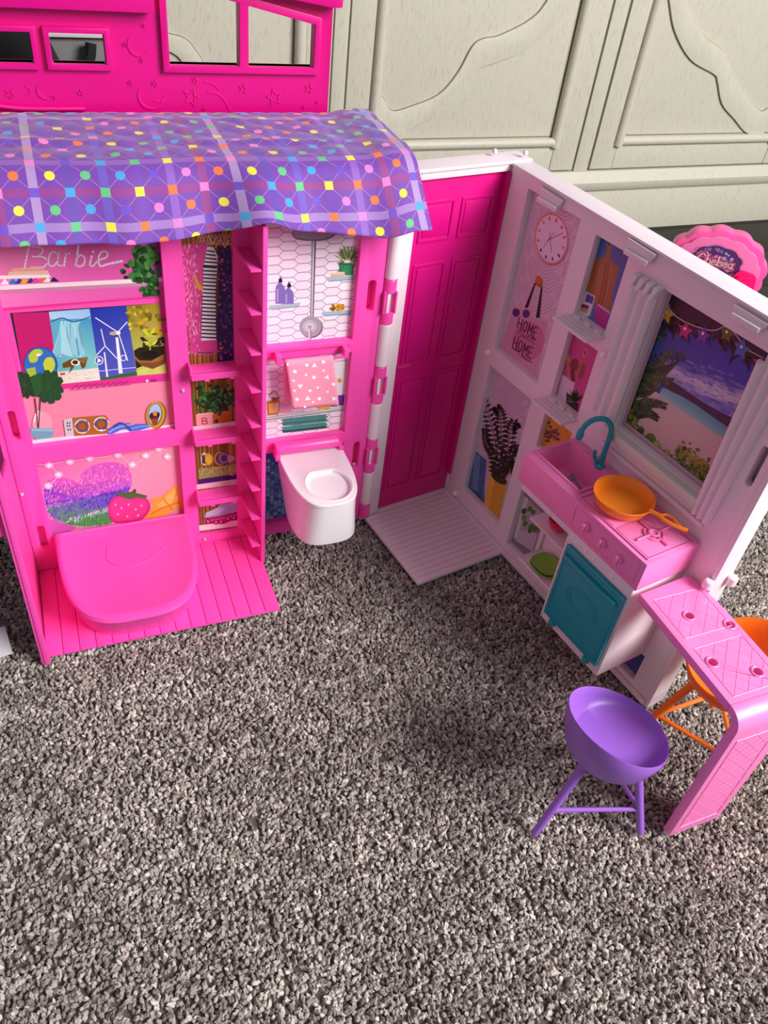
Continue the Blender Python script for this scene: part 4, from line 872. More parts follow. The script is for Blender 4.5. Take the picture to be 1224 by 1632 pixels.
# palm at left and overhead fronds
c.poly([(250, 560), (330, 300), (370, 120), (330, 110), (60, 900), (70, 990), (160, 930), (190, 700)], '#1d3020')
gp2 = ['#1c3a1e', '#2a4c24', '#3a5a2a', '#16301c', '#4a5e2c']
for a, b, wv in (((150, 800), (470, 560), 40), ((150, 800), (430, 480), 34), ((140, 820), (370, 700), 40), ((140, 850), (360, 850), 44), ((130, 880), (320, 920), 46), ((200, 560), (330, 330), 30), ((170, 650), (390, 600), 36), ((150, 760), (330, 760), 40)): c.k += 1; c.leaf(a, b, wv, random.choice(gp2), random.choice(gp2))
c.curve([(180, 940), (160, 800), (200, 640), (260, 500), (330, 330)], 14, '#5a6a2c')
for pts, l in (([(150, 900), (190, 700), (300, 560), (470, 545)], 60), ([(140, 930), (200, 780), (290, 700), (400, 705)], 60), ([(130, 960), (200, 870), (280, 840), (360, 860)], 50), ([(170, 760), (210, 600), (270, 450), (350, 400)], 50), ([(130, 970), (180, 920), (250, 910), (310, 940)], 40)): frond(pts, l, ['#26421f', '#34582a', '#4a6e30', '#1c3318'], 9)
for bx, by, n in ((560, 280, 60), (430, 330, 40), (760, 430, 30), (900, 540, 26), (650, 330, 30), (480, 200, 30)):
    for i in range(n):
        a = random.gauss(1.55, .7); l = random.uniform(60, 250 if bx == 560 else 170)
        if i % 15 == 0: c.k += 1
        x0, y0 = bx + random.gauss(0, 45), by - 40 + random.gauss(0, 20); c.leaf((x0, y0), (x0 + cos(a) * l * .6, y0 + sin(a) * l), 13, random.choice(['#2a1c20', '#1f1a18', '#3a2c20', '#34240f', '#1a2418']))
c.poly([(370, 125), (1000, 520), (960, 560), (700, 400), (420, 270)], '#2a1c22')
c.curve([(355, 195), (420, 285), (520, 345), (660, 385), (740, 360), (800, 400), (880, 500), (985, 560)], 7, '#c8b8c8', 4)
for x, y, cl, r in ((370, 278, '#d8a818', 62), (487, 385, '#d02a78', 56), (600, 415, '#8a3aa8', 56), (752, 405, '#5a6a1e', 56), (845, 500, '#4a6ab8', 66), (960, 602, '#c82a6a', 58)):
    c.star((x, y), r * 1.12, cl, 5, .5, -70, .8); c.oval((x, y - 12), 9, 10, '#f6e8d8')
for x, y, r, cl in ((205, 1020, 26, '#3f5a1a'), (265, 1080, 44, '#5c7a1e'), (300, 1120, 36, '#94a848'), (365, 1175, 36, '#8a9a22')): c.oval((x, y), r * .85, r, cl)
c.oval((300, 1120), 22, 28, '#b8c070'); c.oval((372, 1165), 14, 18, '#b0c040')
for bx, by, n, sx in ((130, 960, 70, 28), (150, 1020, 50, 30), (480, 1180, 90, 30), (570, 1240, 80, 30), (610, 1290, 60, 26)):
    for i in range(n): c.oval((random.gauss(bx, sx), random.gauss(by, 32)), random.uniform(6, 15), random.uniform(5, 12), random.choice(['#5a6a1c', '#7a8430', '#3a4a14', '#9a9a40', '#a88a2a']), random.randint(0, 180), 7, i % 20 == 0)
c.poly([(415, 1210), (500, 1260), (485, 1285), (410, 1235)], '#4a2a1c'); c.poly([(505, 1270), (600, 1340), (585, 1365), (505, 1300)], '#4a2a1c')
c.build('beach_picture', kw, 'printed tropical beach view with star lights')
wf = MB(K).holed(rect(.1905, .2935, .2205, .3515), [rect(.1950, .2895, .2268, .3475)], -.0100, -.0088).build('window_frame', plastic('rosy_frame', '#caa0b4', .4), kw, .0003)
c = card_base(K, .2500, .3090, .0080, .0500, '#6a3a7a'); c.raw(rect(.28, .309, .008, .05), '#4a4a90'); c.build('lower_picture', kw)

# ================================================================ THINGS IN AND ON THE TOY HOUSE
def supere(cu, n0, n1, hw, z, k=40, p=3.3, pw=None):      # rounded outline: flat back at n0, rounded front at n1
    out = []; cn = n0
    for i in range(k + 1):
        t = pi * i / k; x, y = cos(t), sin(t); e = 2 / p
        out.append((cu + hw * (abs(x) ** e) * (1 if x > 0 else -1), cn + (n1 - n0) * y ** e, z))
    return out
# --- bed seat
def bed():
    t = thing('toy_bed', 'big glossy pink rounded bed seat on the pink plank floor', 'toy bed', L.P(-.142, .06, .0042))
    cu = -.1415; m = MB(L)
    m.loft([supere(cu, .0012, .1010, .0565, .0043), supere(cu, .0012, .1035, .0575, .012), supere(cu, .0012, .1150, .0595, .034), supere(cu, .0012, .1195, .0605, .0425)])
    m.build('bed_base', PINK, t)
    m = MB(L)
    m.loft([supere(cu, .0012, .1190, .0600, .0428), supere(cu, .0012, .1225, .0612, .0436), supere(cu, .0012, .1245, .0620, .0470), supere(cu, .0022, .1230, .0610, .0500),
            supere(cu, .0032, .1195, .0590, .0512), supere(cu, .0042, .1165, .0570, .0513), supere(cu, .0052, .1140, .0550, .0503), supere(cu, .020, .070, .030, .0500)])
    m.build('cushion_top', PINK, t)
    MB(L).tube([(u, n, .0502) for u, n in smooth([(-.158, .030), (-.160, .050), (-.142, .062), (-.118, .052), (-.100, .035)], 6)], [.0002] + [.0006] * 23 + [.0002], 6).build('crease', PINK, t)
    for a in (-.2045, -.0815):
        MB(L).box(a, a + .0035, .0004, .0100, .0043, .0460).build('bracket', PINK, t, .0008)
bed()
# --- toilet
def toilet():
    t = thing('toy_toilet', 'white plastic toilet with an open bowl on the pink bathroom wall', 'toilet', L.P(.0415, .045, .058))
    GW = plastic('glossy_white_plastic', '#f6f0f4', .18); cu = .0425; k = 36
    def ring(z, n0, n1, hw): return supere(cu, n0, n1, hw, z, k, 3.2)
    m = MB(L); m.loft([ring(.0575, .047, .0845, .0300), ring(.0588, .042, .0868, .0315), ring(.0700, .030, .0878, .0318), ring(.0850, .017, .0880, .0318), ring(.0990, .006, .0885, .0321), ring(.1065, .0045, .0885, .0321)])
    m.build('bowl_body', GW, t)
    m = MB(L); c = L.z((524, 772), .110); outer = ring(.1068, .0040, .0892, .0328); o2 = ring(.1096, .0040, .0892, .0328); o3 = ring(.1104, .0048, .0884, .0320)
    n = len(o2)
    def hole(z, ru, rn): # points matched to outer outline by angle
        return [(c[0] + ru * cos(a), c[1] + rn * sin(a), z) for a in [math.atan2(p[1] - c[1], p[0] - c[0]) for p in o2]]
    m.loft([outer, o2, o3, hole(.1104, .0238, .0262), hole(.1112, .0222, .0244), hole(.1104, .0208, .0228), hole(.1000, .0200, .0218), hole(.0900, .0165, .0180), hole(.0790, .0115, .0120), hole(.0765, .004, .004)])
    m.build('seat_ring', GW, t)
    m = MB(L); m.tube([(.0070, .0068, .1185), (.0700, .0068, .1185)], .0060, 18); m.box(.0072, .0698, .0004, .0075, .1120, .1185); h = m.build('hinge_cover', PINK, t, .0006)
    for u in (.0062, .0705): MB(L).box(u, u + .0050, .0010, .0125, .1075, .1150).build('hinge_arm', PINK, h, .0008)
toilet()
# --- towel on its rail
def towel():
    m = MB(L); cs = [L.pl(p, .0122) for p in ((455, 575), (531.5, 569.5), (539.5, 645), (465, 649.5))]
    nu, nz = 16, 16; lim = []
    base = [(a, b) for a in range(nz + 1) for b in range(nu + 1)]
    def P(s, t): 
        u = (1 - t) * ((1 - s) * cs[0][0] + s * cs[1][0]) + t * ((1 - s) * cs[3][0] + s * cs[2][0]); z = (1 - t) * ((1 - s) * cs[0][1] + s * cs[1][1]) + t * ((1 - s) * cs[3][1] + s * cs[2][1])
        return u, .0124 + .0010 * sin(s * 5 + t) * t + .0014 * t, z
    rows = [[(P(i / nu, 0)[0], .0124 - .0044 * sin(a) * 1.0 - .0005, .2158 + .0022 * cos(a) - 0) for i in range(nu + 1)] for a in (2.6, 1.6, .7)]
    back = [[(P(i / nu, 0)[0], .0070, z) for i in range(nu + 1)] for z in (.172, .185, .20, .212)]
    front = [[P(i / nu, j / nz) for i in range(nu + 1)] for j in range(nz + 1)]
    allr = back + [[(P(i / nu, 0)[0], n, z) for i in range(nu + 1)] for n, z in ((.0072, .2165), (.0085, .2180), (.0108, .2180), (.0120, .2168))] + front[1:]
    g = [[m.P(*p) for p in r] for r in allr]
    for a, b in zip(g, g[1:]):
        for i in range(nu): m.face((a[i], a[i + 1], b[i + 1], b[i]))
    mat = plastic('towel_pink', '#f99ab8', .8, .3, 600)
    o = m.build('towel', mat); so = o.modifiers.new('thick', 'SOLIDIFY'); so.thickness = .0006; so.offset = 0
    tag(o, 'pink hand towel with white dots and triangles on the bathroom rail', 'towel')
    # white print follows the front sheet
    d = MB(L); random.seed(4)
    def sh(s, t, r, kk, rot=0):
        pts = []
        for i in range(kk):
            a = rot + 2 * pi * i / kk; ss, tt = s + r * cos(a), t + r * sin(a) * .85
            ss, tt = min(max(ss, 0.01), .99), min(max(tt, 0.03), .99); u, n, z = P(ss, tt); pts.append(d.P(u, n + .00055, z))
        d.face(pts)
    for x, y, r, k, rt in ((425, 280, .045, 12, 0), (560, 222, .04, 12, 0), (648, 232, .07, 3, -1.57), (750, 200, .042, 12, 0), (550, 325, .03, 10, 0), (408, 378, .03, 10, 0), (642, 358, .045, 12, 0), (752, 295, .03, 10, 0), (795, 370, .07, 3, 3.14), (482, 440, .07, 3, 1.57), (418, 488, .03, 10, 0), (596, 502, .036, 10, 0), (685, 474, .03, 10, 0), (870, 452, .045, 12, 0), (803, 530, .028, 10, 0), (445, 585, .045, 12, 0), (568, 585, .075, 3, -1.57), (706, 602, .045, 12, 0), (634, 632, .027, 10, 0), (878, 612, .07, 3, 0), (536, 676, .03, 10, 0), (880, 245, .03, 10, 0), (345, 200, .03, 10, 0)):
        t = (y - 165) / 530.; s = (x - (325 + 70 * t)) / 545.; sh(s, t, r, k, rt)
    d.build('printed_shapes', plastic('towel_white', '#fff2f6', .8), o, 0, False)
towel()

# --- kitchen unit
def kitchen():
    t = thing('kitchen_unit', 'candy pink toy sink and stove counter over white shelves with a teal oven', 'kitchen unit', K.P(.232, .03, .048))
    SINK = [(.1635, .0125), (.2180, .0125), (.2180, .0490), (.1635, .0490)]
    top = MB(K)
    # counter as a shell with a sink well
    o = [(.1580, .0006), (.3080, .0006), (.3080, .0600), (.1580, .0600)]; zt = .1885
    loops = [o, SINK]; fl = o + SINK; tri = tessellate_polygon([[Vector((p[0], p[1], 0)) for p in l] for l in loops])
    A = [top.P(p[0], p[1], zt) for p in fl]; Bm = [top.P(p[0], p[1], .1595) for p in o]
    for q in tri: top.face([A[i] for i in q])
    for i in range(4): top.face((A[i], A[(i + 1) % 4], Bm[(i + 1) % 4], Bm[i]))
    top.face(Bm[::-1]); sb = [top.P(p[0] + (.0015 if p[0] < .19 else -.0015), p[1] + (.0015 if p[1] < .03 else -.0015), .1640) for p in SINK]
    for i in range(4): top.face((A[4 + i], A[4 + (i + 1) % 4], sb[(i + 1) % 4], sb[i]))
    top.face(sb)
    ct = top.build('counter', CPINK, t, .0009)
    MB(K).holed([(0, 0)] * 0 or rect(.1612, .2203, .0102, .0513), [rect(.1638, .2177, .0128, .0487)], 0, 0) if 0 else None
    def ringz(u0, u1, n0, n1, wv, z0, z1, name, par):
        s = MB(K)
        for d in ((u0, u1, n0, n0 + wv), (u0, u1, n1 - wv, n1), (u0, u0 + wv, n0 + wv, n1 - wv), (u1 - wv, u1, n0 + wv, n1 - wv)): s.box(*d, z0, z1)
        return s.build(name, CPINK, par, .0003)
    ringz(.1610, .2205, .0100, .0515, .0024, zt + .0001, zt + .0012, 'sink_rim', ct)
    ringz(.2250, .3045, .0060, .0560, .0010, zt + .0001, zt + .0014, 'stove_edge', ct)
    for u0, u1 in ((.2275, .2640), (.2665, .3025)): MB(K).box(u0, u1, .0085, .0535, zt, zt + .0007).build('hob_plate', CPINK, ct, .0003)
    for cu in (.2455, .2850):
        cn = .0305; z = zt + .0007; s = MB(K)
        s.lathe((cu, cn), [(.0042, z), (.0048, z + .0022), (.0040, z + .0026), (.0030, z + .0024), (.0026, z + .0008)], 20)
        b = s.build('burner', CPINK, ct)
        s = MB(K)
        for k in range(4):
            a = R(10 + 90 * k); s.tube([(cu + .0075 * cos(a + R(x)), cn + .0075 * sin(a + R(x)), z + .0010) for x in range(0, 66, 10)], .0008, 6)
        s.build('burner_ring', CPINK, ct)
        for k, (dx, dn, l0, l1) in enumerate(((1, 0, .005, .0150), (-1, 0, .005, .0150), (0, 1, .005, .0185), (0, -1, .005, .0185))):
            MB(K).tube([(cu + dx * l0, cn + dn * l0, z + .0014), (cu + dx * l1, cn + dn * l1, z + .0014)], .0009, 6).build('pan_support', CPINK, ct)
    # apron with knobs
    MB(K).holed(rect(.2280, .3025, .1635, .1850), [rect(.2292, .3013, .1647, .1838)], .0598, .0607).build('knob_panel', CPINK, ct, .0002)
    for u, z in ((.2449, .1748), (.2648, .1742), (.2841, .1736)):
        s = MB(K); prev = []
        s.prism([(u + .0042 * cos(2 * pi * i / 18), z + .0042 * sin(2 * pi * i / 18)) for i in range(18)], .0600, .0628, 'n'); kb = s.build('knob', CPINK, t, .0005)
        MB(K).box(u - .0011, u + .0011, .0626, .0656, z - .0040, z + .0040).build('grip', CPINK, kb, .0005)
    # drawer side
    MB(K).box(.1605, .2270, .0006, .0545, .1480, .1592).build('drawer', WHITE, t, .0006, label='white drawer')
    MB(K).box(.1850, .2025, .0545, .0575, .1565, .1590).build('drawer_pull', WHITE, t, .0008)
    MB(K).box(.2278, .2300, .0006, .0575, .0480, .1592).build('side_panel', WHITE, t, .0005)
    # open shelves
    MB(K).box(.1585, .2276, .0006, .0300, .1010, .1030).build('shelf', WHITE, t, .0006)
    s = MB(K).box(.1585, .2276, .0006, .0305, .0480, .0502).build('shelf', WHITE, t, .0006)
    for a in ((.1595, .2265, .0290, .0298), (.1595, .1603, .0020, .0290)): MB(K).box(*a, .0502, .0512).build('shelf_lip', WHITE, s, .0003)
    MB(K).box(.1560, .1582, .0004, .0030, .0480, .1592).build('back_stile', WHITE, t, .0005)
    # oven body
    s = MB(K); s.box(.2302, .3055, .0006, .0575, .0480, .1592); ob = s.build('oven_body', WHITE, t, .0009)
    MB(K).box(.2304, .3053, .0576, .0588, .1475, .1590).build('control_strip', WHITE, t, .0004)
    for i in range(6):
        u = .2400 + i * .0107; MB(K).sphere((u, .0590, .1528), .0016 if i % 2 == 0 else .0013, 8).build('button', plastic('button_white', '#fff4f4' if 1 else '', .2), t)
    od = MB(K).box(.2330, .3025, .0577, .0612, .0600, .1455).build('oven_door', TEAL, t, .0008, label='teal oven door')
    MB(K).box(.2352, .2985, .0612, .0650, .1330, .1375).build('door_handle', TEAL, od, .0012)
    MB(K).holed(rect(.2352, .3003, .0640, .1425), [rect(.2360, .2995, .0648, .1417)], .0611, .0617).build('door_moulding', TEAL, od, .0001)
    for ru, rz in ((.0190, .0125), (.0150, .0090)):
        MB(K).tube([(.2680 + ru * cos(2 * pi * i / 30), .0614, .1045 + rz * sin(2 * pi * i / 30)) for i in range(31)], .0005, 6).build('oval_emboss', TEAL, od)
    s = MB(K)
    for i in range(5): s.tube([(.2440 + i * .006, .0613, .0985 - i * .006), (.2440 + i * .006 + .002, .0613, .0680)], .0004, 5) if 0 else s.tube([(.2400, .0613, .0870 - i * .0045), (.2960, .0613, .0870 - i * .0045)], .0004, 5)
    s.build('door_grooves', TEAL, od)
    for u in (.2420, .2880): MB(K).box(u, u + .0060, .0575, .0620, .0535, .0600).build('door_hinge', TEAL, od, .0006)
    # tap
    z0 = zt; fu, fn = .2000, .0104; s = MB(K)
    s.lathe((fu, fn), [(.0048, z0), (.0048, z0 + .0016), (.0026, z0 + .0038), (.0028, z0 + .010), (.0022, z0 + .014)], 18); tp = s.build('tap', TEAL, t, label='teal swan-neck tap')
    pts = [(fu, fn, z0 + .012), (fu - .0002, fn, z0 + .032), (fu - .0014, fn + .0012, z0 + .0415), (fu - .0050, fn + .006, z0 + .0475), (fu - .0100, fn + .013, z0 + .0465), (fu - .0135, fn + .0175, z0 + .0405), (fu - .0150, fn + .0195, z0 + .033)]
    P = smooth(pts, 5); MB(K).tube(P, .0023, 12).build('spout', TEAL, tp)
    e = P[-1]; MB(K).lathe(e[:2], [(.0018, e[2] + .003), (.0031, e[2] - .001), (.0033, e[2] - .005), (.0022, e[2] - .008)], 14).build('nozzle', TEAL, tp)
    MB(K).tube([(fu - .002, fn + .003, z0 + .004), (fu - .0058, fn + .0045, z0 + .0095), (fu - .0062, fn + .0045, z0 + .014)], [.0018, .0014, .0018], 10).build('tap_lever', TEAL, tp)
kitchen()
# --- fork and spoon in the sink
def cutlery():
    m = plastic('grey_plastic', '#8d8f9c', .3); z = .1652
    a = K.z((907, 750), z); b = K.z((926, 776), z)
    for k, (nm, off) in enumerate((('toy_fork', 0), ('toy_spoon', .0045))):
        dx, dn = b[0] - a[0], b[1] - a[1]; l = math.hypot(dx, dn); dx, dn = dx / l, dn / l; px, pn = -dn, dx
        s0 = (a[0] + px * off + dx * .004 + .001, a[1] + pn * off + dn * .004 + .001); L0 = .025
        s = MB(K); s.tube([(s0[0] + dx * q * L0, s0[1] + dn * q * L0, z + .0002) for q in (.35, .6, .8, 1)], [.0006, .0007, .0009, .0011], 8)
        t = thing(nm, 'grey toy %s lying in the pink sink' % ('fork with short tines' if k == 0 else 'spoon beside the fork'), 'cutlery', K.P(s0[0], s0[1], z))
        s.build('handle', m, t); s = MB(K)
        if k == 0:
            for q in (-1, 0, 1): s.tube([(s0[0] + dx * L0 * .34 + px * q * .0004, s0[1] + dn * L0 * .34 + pn * q * .0004, z + .0002), (s0[0] + dx * L0 * .2 + px * q * .0011, s0[1] + dn * L0 * .2 + pn * q * .0011, z + .0003), (s0[0] + px * q * .0011, s0[1] + pn * q * .0011, z + .0005)], .0004, 6)
            s.build('tines', m, t)
        else:
            s.lathe((s0[0] + dx * .006, s0[1] + dn * .006), [(.0012, z - .0002), (.0022, z + .0003), (.0024, z + .0008), (.0018, z + .0006)], 14); s.build('spoon_bowl', m, t)
cutlery()
# --- dishes
def dish(name, label, cat, c, prof, mat, group=None):
    o = MB(K).lathe(c, prof, 40).build(name, mat); return tag(o, label, cat, group)
GRN = plastic('green_plastic', '#86bc40', .4); c = (.1815, .0150)
def plate(z): return [(.0060, z), (.0120, z + .0006), (.0150, z + .0028), (.0143, z + .0032), (.0112, z + .0016), (.0060, z + .0014)]
for k, (z, lb) in enumerate(((.0512, 'green toy plate at the bottom of the pair on the white shelf'), (.0546, 'green toy plate on top of the pair on the white shelf'))):
    s = MB(K)
    def sq(r, zz): return [(c[0] + .003 * k * 0 + 1.08 * r * abs(cos(a)) ** .75 * (1 if cos(a) > 0 else -1) + .002, c[1] + r * .98 * abs(sin(a)) ** .75 * (1 if sin(a) > 0 else -1), zz) for a in [2 * pi * i / 40 for i in range(40)]]
    s.loft([sq(r * (1.0 if k == 0 else .95), zz) for r, zz in plate(z)]); o = s.build('toy_plate', GRN); tag(o, lb, 'plate')
bz = .1036; dish('toy_bowl', 'crimson toy bowl on the upper white shelf under the drawer', 'bowl', (.1830, .0165), [(.0045, bz), (.0080, bz + .0030), (.0105, bz + .0085), (.0110, bz + .0125), (.0102, bz + .0125), (.0092, bz + .0080), (.004, bz + .0035)], plastic('crimson_plastic', '#e0205a', .35))
# --- frying pan
def pan():
    zb = .1922; cu, cn = .2485, .0325; u2, n2 = K.z((1092, 842), .203)
    t = thing('frying_pan', 'orange toy frying pan tilted over the stove burners', 'frying pan', K.P(cu, cn, zb))
    s = MB(K); r = .0248
    s.lathe((cu, cn), [(r * .74, zb), (r * .86, zb + .0012), (r * .97, zb + .0085), (r * 1.01, zb + .0098), (r, zb + .0108), (r * .95, zb + .0102), (r * .90, zb + .0080), (r * .82, zb + .0026), (r * .70, zb + .0016)], 48)
    s.build('pan_body', PANO, t)
    dx, dn = u2 - cu, n2 - cn; l = math.hypot(dx, dn); dx, dn = dx / l, dn / l; px, pn = -dn, dx; zr = zb + .0098
    def q(a, b, z=0): return (cu + dx * a + px * b, cn + dn * a + pn * b, zr + z)
    hd = MB(K).tube([q(r * .97, .0015), q(r + .004, .0020, .0008), q(r + .010, .0018, .0010)], [.0022, .0018, .0020], 10).build('handle', PANO, t)
    MB(K).tube([q(*p) for p in smooth([(r + .008, .0025, .001), (r + .014, .0040, .001), (r + .024, .0032, .001), (r + .031, .0006, .001)], 4)], .0016, 10).build('handle_bar', PANO, hd)
    MB(K).tube([q(*p) for p in smooth([(r + .008, .0010, .001), (r + .011, -.0035, .001), (r + .017, -.0035, .001), (r + .021, -.0008, .001), (r + .0265, .0016, .001)], 4)], .0011, 8).build('handle_loop', PANO, hd)
pan()

# --- breakfast bar
def bar():
    t = thing('breakfast_bar', 'candy pink waterfall breakfast bar clipped under the stove counter', 'breakfast bar', BR.P(.06, -.025, 0))
    zt = .1574; th = .0075; LN = .1255; r = .0150; f0, f1 = .0, -.0570      # n: front, back edge
    def prof(n):      # side profile outer/inner in (u,z)
        o = [(0, zt)] + [(LN - r + r * sin(R(a)), zt - r + r * cos(R(a))) for a in range(0, 91, 10)] + [(LN + .0015, .0)]
        i = [(LN - th + .0012, .0)] + [(LN - r + (r - th) * sin(R(a)), zt - r + (r - th) * cos(R(a))) for a in range(90, -1, -10)] + [(0, zt - th)]
        return o + i
    HL = [BR.z(p, zt) for p in ((1098, 982), (1163, 996), (1135, 1056), (1207, 1071))]   # cup holes (u,n)
    # bar top with real holes, leg as a separate part
    top = MB(BR); out = [(.0035, f0), (LN - r, f0), (LN - r, f1), (.030, f1), (-.0030, -.0530)]
    loops = [out] + [[(a + .0040 * cos(2 * pi * i / 18), b + .0040 * sin(2 * pi * i / 18)) for i in range(18)] for a, b in HL]
    fl = [p for l in loops for p in l]; tri = tessellate_polygon([[Vector((p[0], p[1], 0)) for p in l] for l in loops])
    A = [top.P(p[0], p[1], zt) for p in fl]; Bq = [top.P(p[0], p[1], zt - th) for p in fl]
    for q in tri: top.face([A[i] for i in q]); top.face([Bq[i] for i in q[::-1]])
    o = 0
    for l in loops:
        k = len(l)
        for i in range(k): top.face((A[o + i], A[o + (i + 1) % k], Bq[o + (i + 1) % k], Bq[o + i]))
        o += k
    bt = top.build('bar_top', CPINK, t, .0008)
    for a, b in HL:
        MB(BR).tube([(a + .0043 * cos(2 * pi * i / 24), b + .0043 * sin(2 * pi * i / 24), zt + .0003) for i in range(25)], .0009, 6).build('hole_rim', CPINK, bt)
        MB(BR).lathe((a, b), [(.0036, zt - th + .0002), (.0036, zt - th + .0010)], 16).build('cup_socket', CPINK, bt)
    s = MB(BR); P = prof(0)[1:-1]; n = len(P)
    a = [s.P(p[0], f0 if p[1] > .02 else f0, p[1]) for p in P]; b = [s.P(p[0], f1 + (.006 * (1 - min(p[1], .03) / .03)), p[1]) for p in P]
    s.face(a[::-1]); s.face(b)
    for i in range(n): s.face((a[i], a[(i + 1) % n], b[(i + 1) % n], b[i]))
    lg = s.build('bar_leg', CPINK, t, .0010)
    # embossed panels with diamond lattice: top
    def lattice(par, mp, u0, u1, n0, n1, avoid, kk=7):
        s = MB(BR); st = .0125
        def seg(p, q):
            # clip against box
            x0, y0 = p; x1, y1 = q; t0, t1 = 0., 1.
            for d, lo, hi, st_ in ((x1 - x0, u0, u1, x0), (y1 - y0, n0, n1, y0)):
                if abs(d) < 1e-9: continue
                a_, b_ = (lo - st_) / d, (hi - st_) / d; a_, b_ = min(a_, b_), max(a_, b_); t0, t1 = max(t0, a_), min(t1, b_)
            if t1 - t0 < .02: return
            p0 = (x0 + (x1 - x0) * t0, y0 + (y1 - y0) * t0); p1 = (x0 + (x1 - x0) * t1, y0 + (y1 - y0) * t1)
            runs = []; cur = []
            for i in range(21):
                m_ = (p0[0] + (p1[0] - p0[0]) * i / 20, p0[1] + (p1[1] - p0[1]) * i / 20)
                if any(math.hypot(m_[0] - h[0], m_[1] - h[1]) < .0065 for h in avoid):
                    if len(cur) > 1: runs.append(cur)
                    cur = []
                else: cur.append(m_)
            if len(cur) > 1: runs.append(cur)
            for c_ in runs: s.tube([mp(*c_[0]), mp(*c_[-1])], .00022, 5)
        k = -12
        while k < 24:
            c0 = k * st; seg((u0 - .1 + c0, n0 - .1), (u0 + .1 + c0, n0 + .1)); seg((u0 - .1 + c0, n0 + .1), (u0 + .1 + c0, n0 - .1)); k += 1
        s.build('diamond_emboss', CPINK, par)
        s = MB(BR); q = [(u0, n0), (u1, n0), (u1, n1), (u0, n1), (u0, n0)]
        for p, q2 in zip(q, q[1:]): s.tube([mp(*p), mp(*q2)], .00035, 5)
        s.build('panel_edge', CPINK, par)
    mt = lambda u, n: (u, n, zt + .00005)
    lattice(bt, mt, .0120, .0520, -.0510, -.0065, HL); lattice(bt, mt, .0620, .1060, -.0515, -.0065, HL)
    ml = lambda z, n: (LN + .0001 + .0015 * (1 - z / .1424), n, z)
    lattice(lg, ml, .0120, .1320, -.0440, -.0060, [])
bar()

# --- stools
def stool(name, label, mat, c, face, feet, zs=.1000, lift=.030):
    """c: ground centre; face: direction of the low front rim; seat bowl tilts up behind"""
    t = thing(name, label, 'stool', (c[0], c[1], 0)); f = R(face); fx, fy = cos(f), sin(f)
    nr = 44
    def ring(rad, h, tilt, drop=0, shift=0):
        out = []
        for i in range(nr):
            a = 2 * pi * i / nr; k = cos(a)     # k=1 front, -1 back
            e = tilt * (max(0, (1 - k) / 2)) ** 1.25
            x = rad * cos(a) * 1.0 + shift - e * .12; y = rad * sin(a) * .97
            out.append((c[0] + fx * x - fy * y, c[1] + fy * x + fx * y, h + e))
        return [G3(*p) for p in out]
    s = MB(G)
    s.loft([ring(.014, zs - .0205, 0), ring(.026, zs - .0185, 0), ring(.0350, zs - .0115, lift * .18), ring(.0395, zs - .003, lift * .6), ring(.0402, zs + .001, lift), ring(.0396, zs + .0022, lift * 1.02),
            ring(.0384, zs + .0012, lift * 1.0), ring(.0366, zs - .0010, lift * .60), ring(.0338, zs - .0022, lift * .20), ring(.0300, zs - .0030, lift * .03), ring(.018, zs - .0036, 0), ring(.002, zs - .0038, 0)])
    s.build('bowl_seat', mat, t)
    ft = []
    for k in range(3):
        a = R(feet[k]); dx, dy = cos(a), sin(a)
        p0 = (c[0] + dx * .0230, c[1] + dy * .0230, zs - .014); p1 = (c[0] + dx * .0505, c[1] + dy * .0505, .0)
        MB(G).tube([G3(*p0), G3(*p1)], [.0036, .0031], 14).build('leg', mat, t); ft.append((p0, p1))
    def at(k, q): return tuple(ft[k][0][i] + (ft[k][1][i] - ft[k][0][i]) * q for i in range(3))
    for k in range(3):
        a, b = at(k, .66), at((k + 1) % 3, .66); MB(G).tube([G3(*a), G3(*b)], [.0021, .0017], 10).build('brace', mat, t)
stool('bar_stool', 'purple plastic bar stool with a round bucket seat in front of the pink bar', PURPLE, (.1920, .3615), 38, (219, 339, 78), .095, .036)
stool('bar_stool', 'orange plastic bar stool tucked behind the pink breakfast bar', ORANGE, (.2990, .4370), 205, (58, 178, 298))

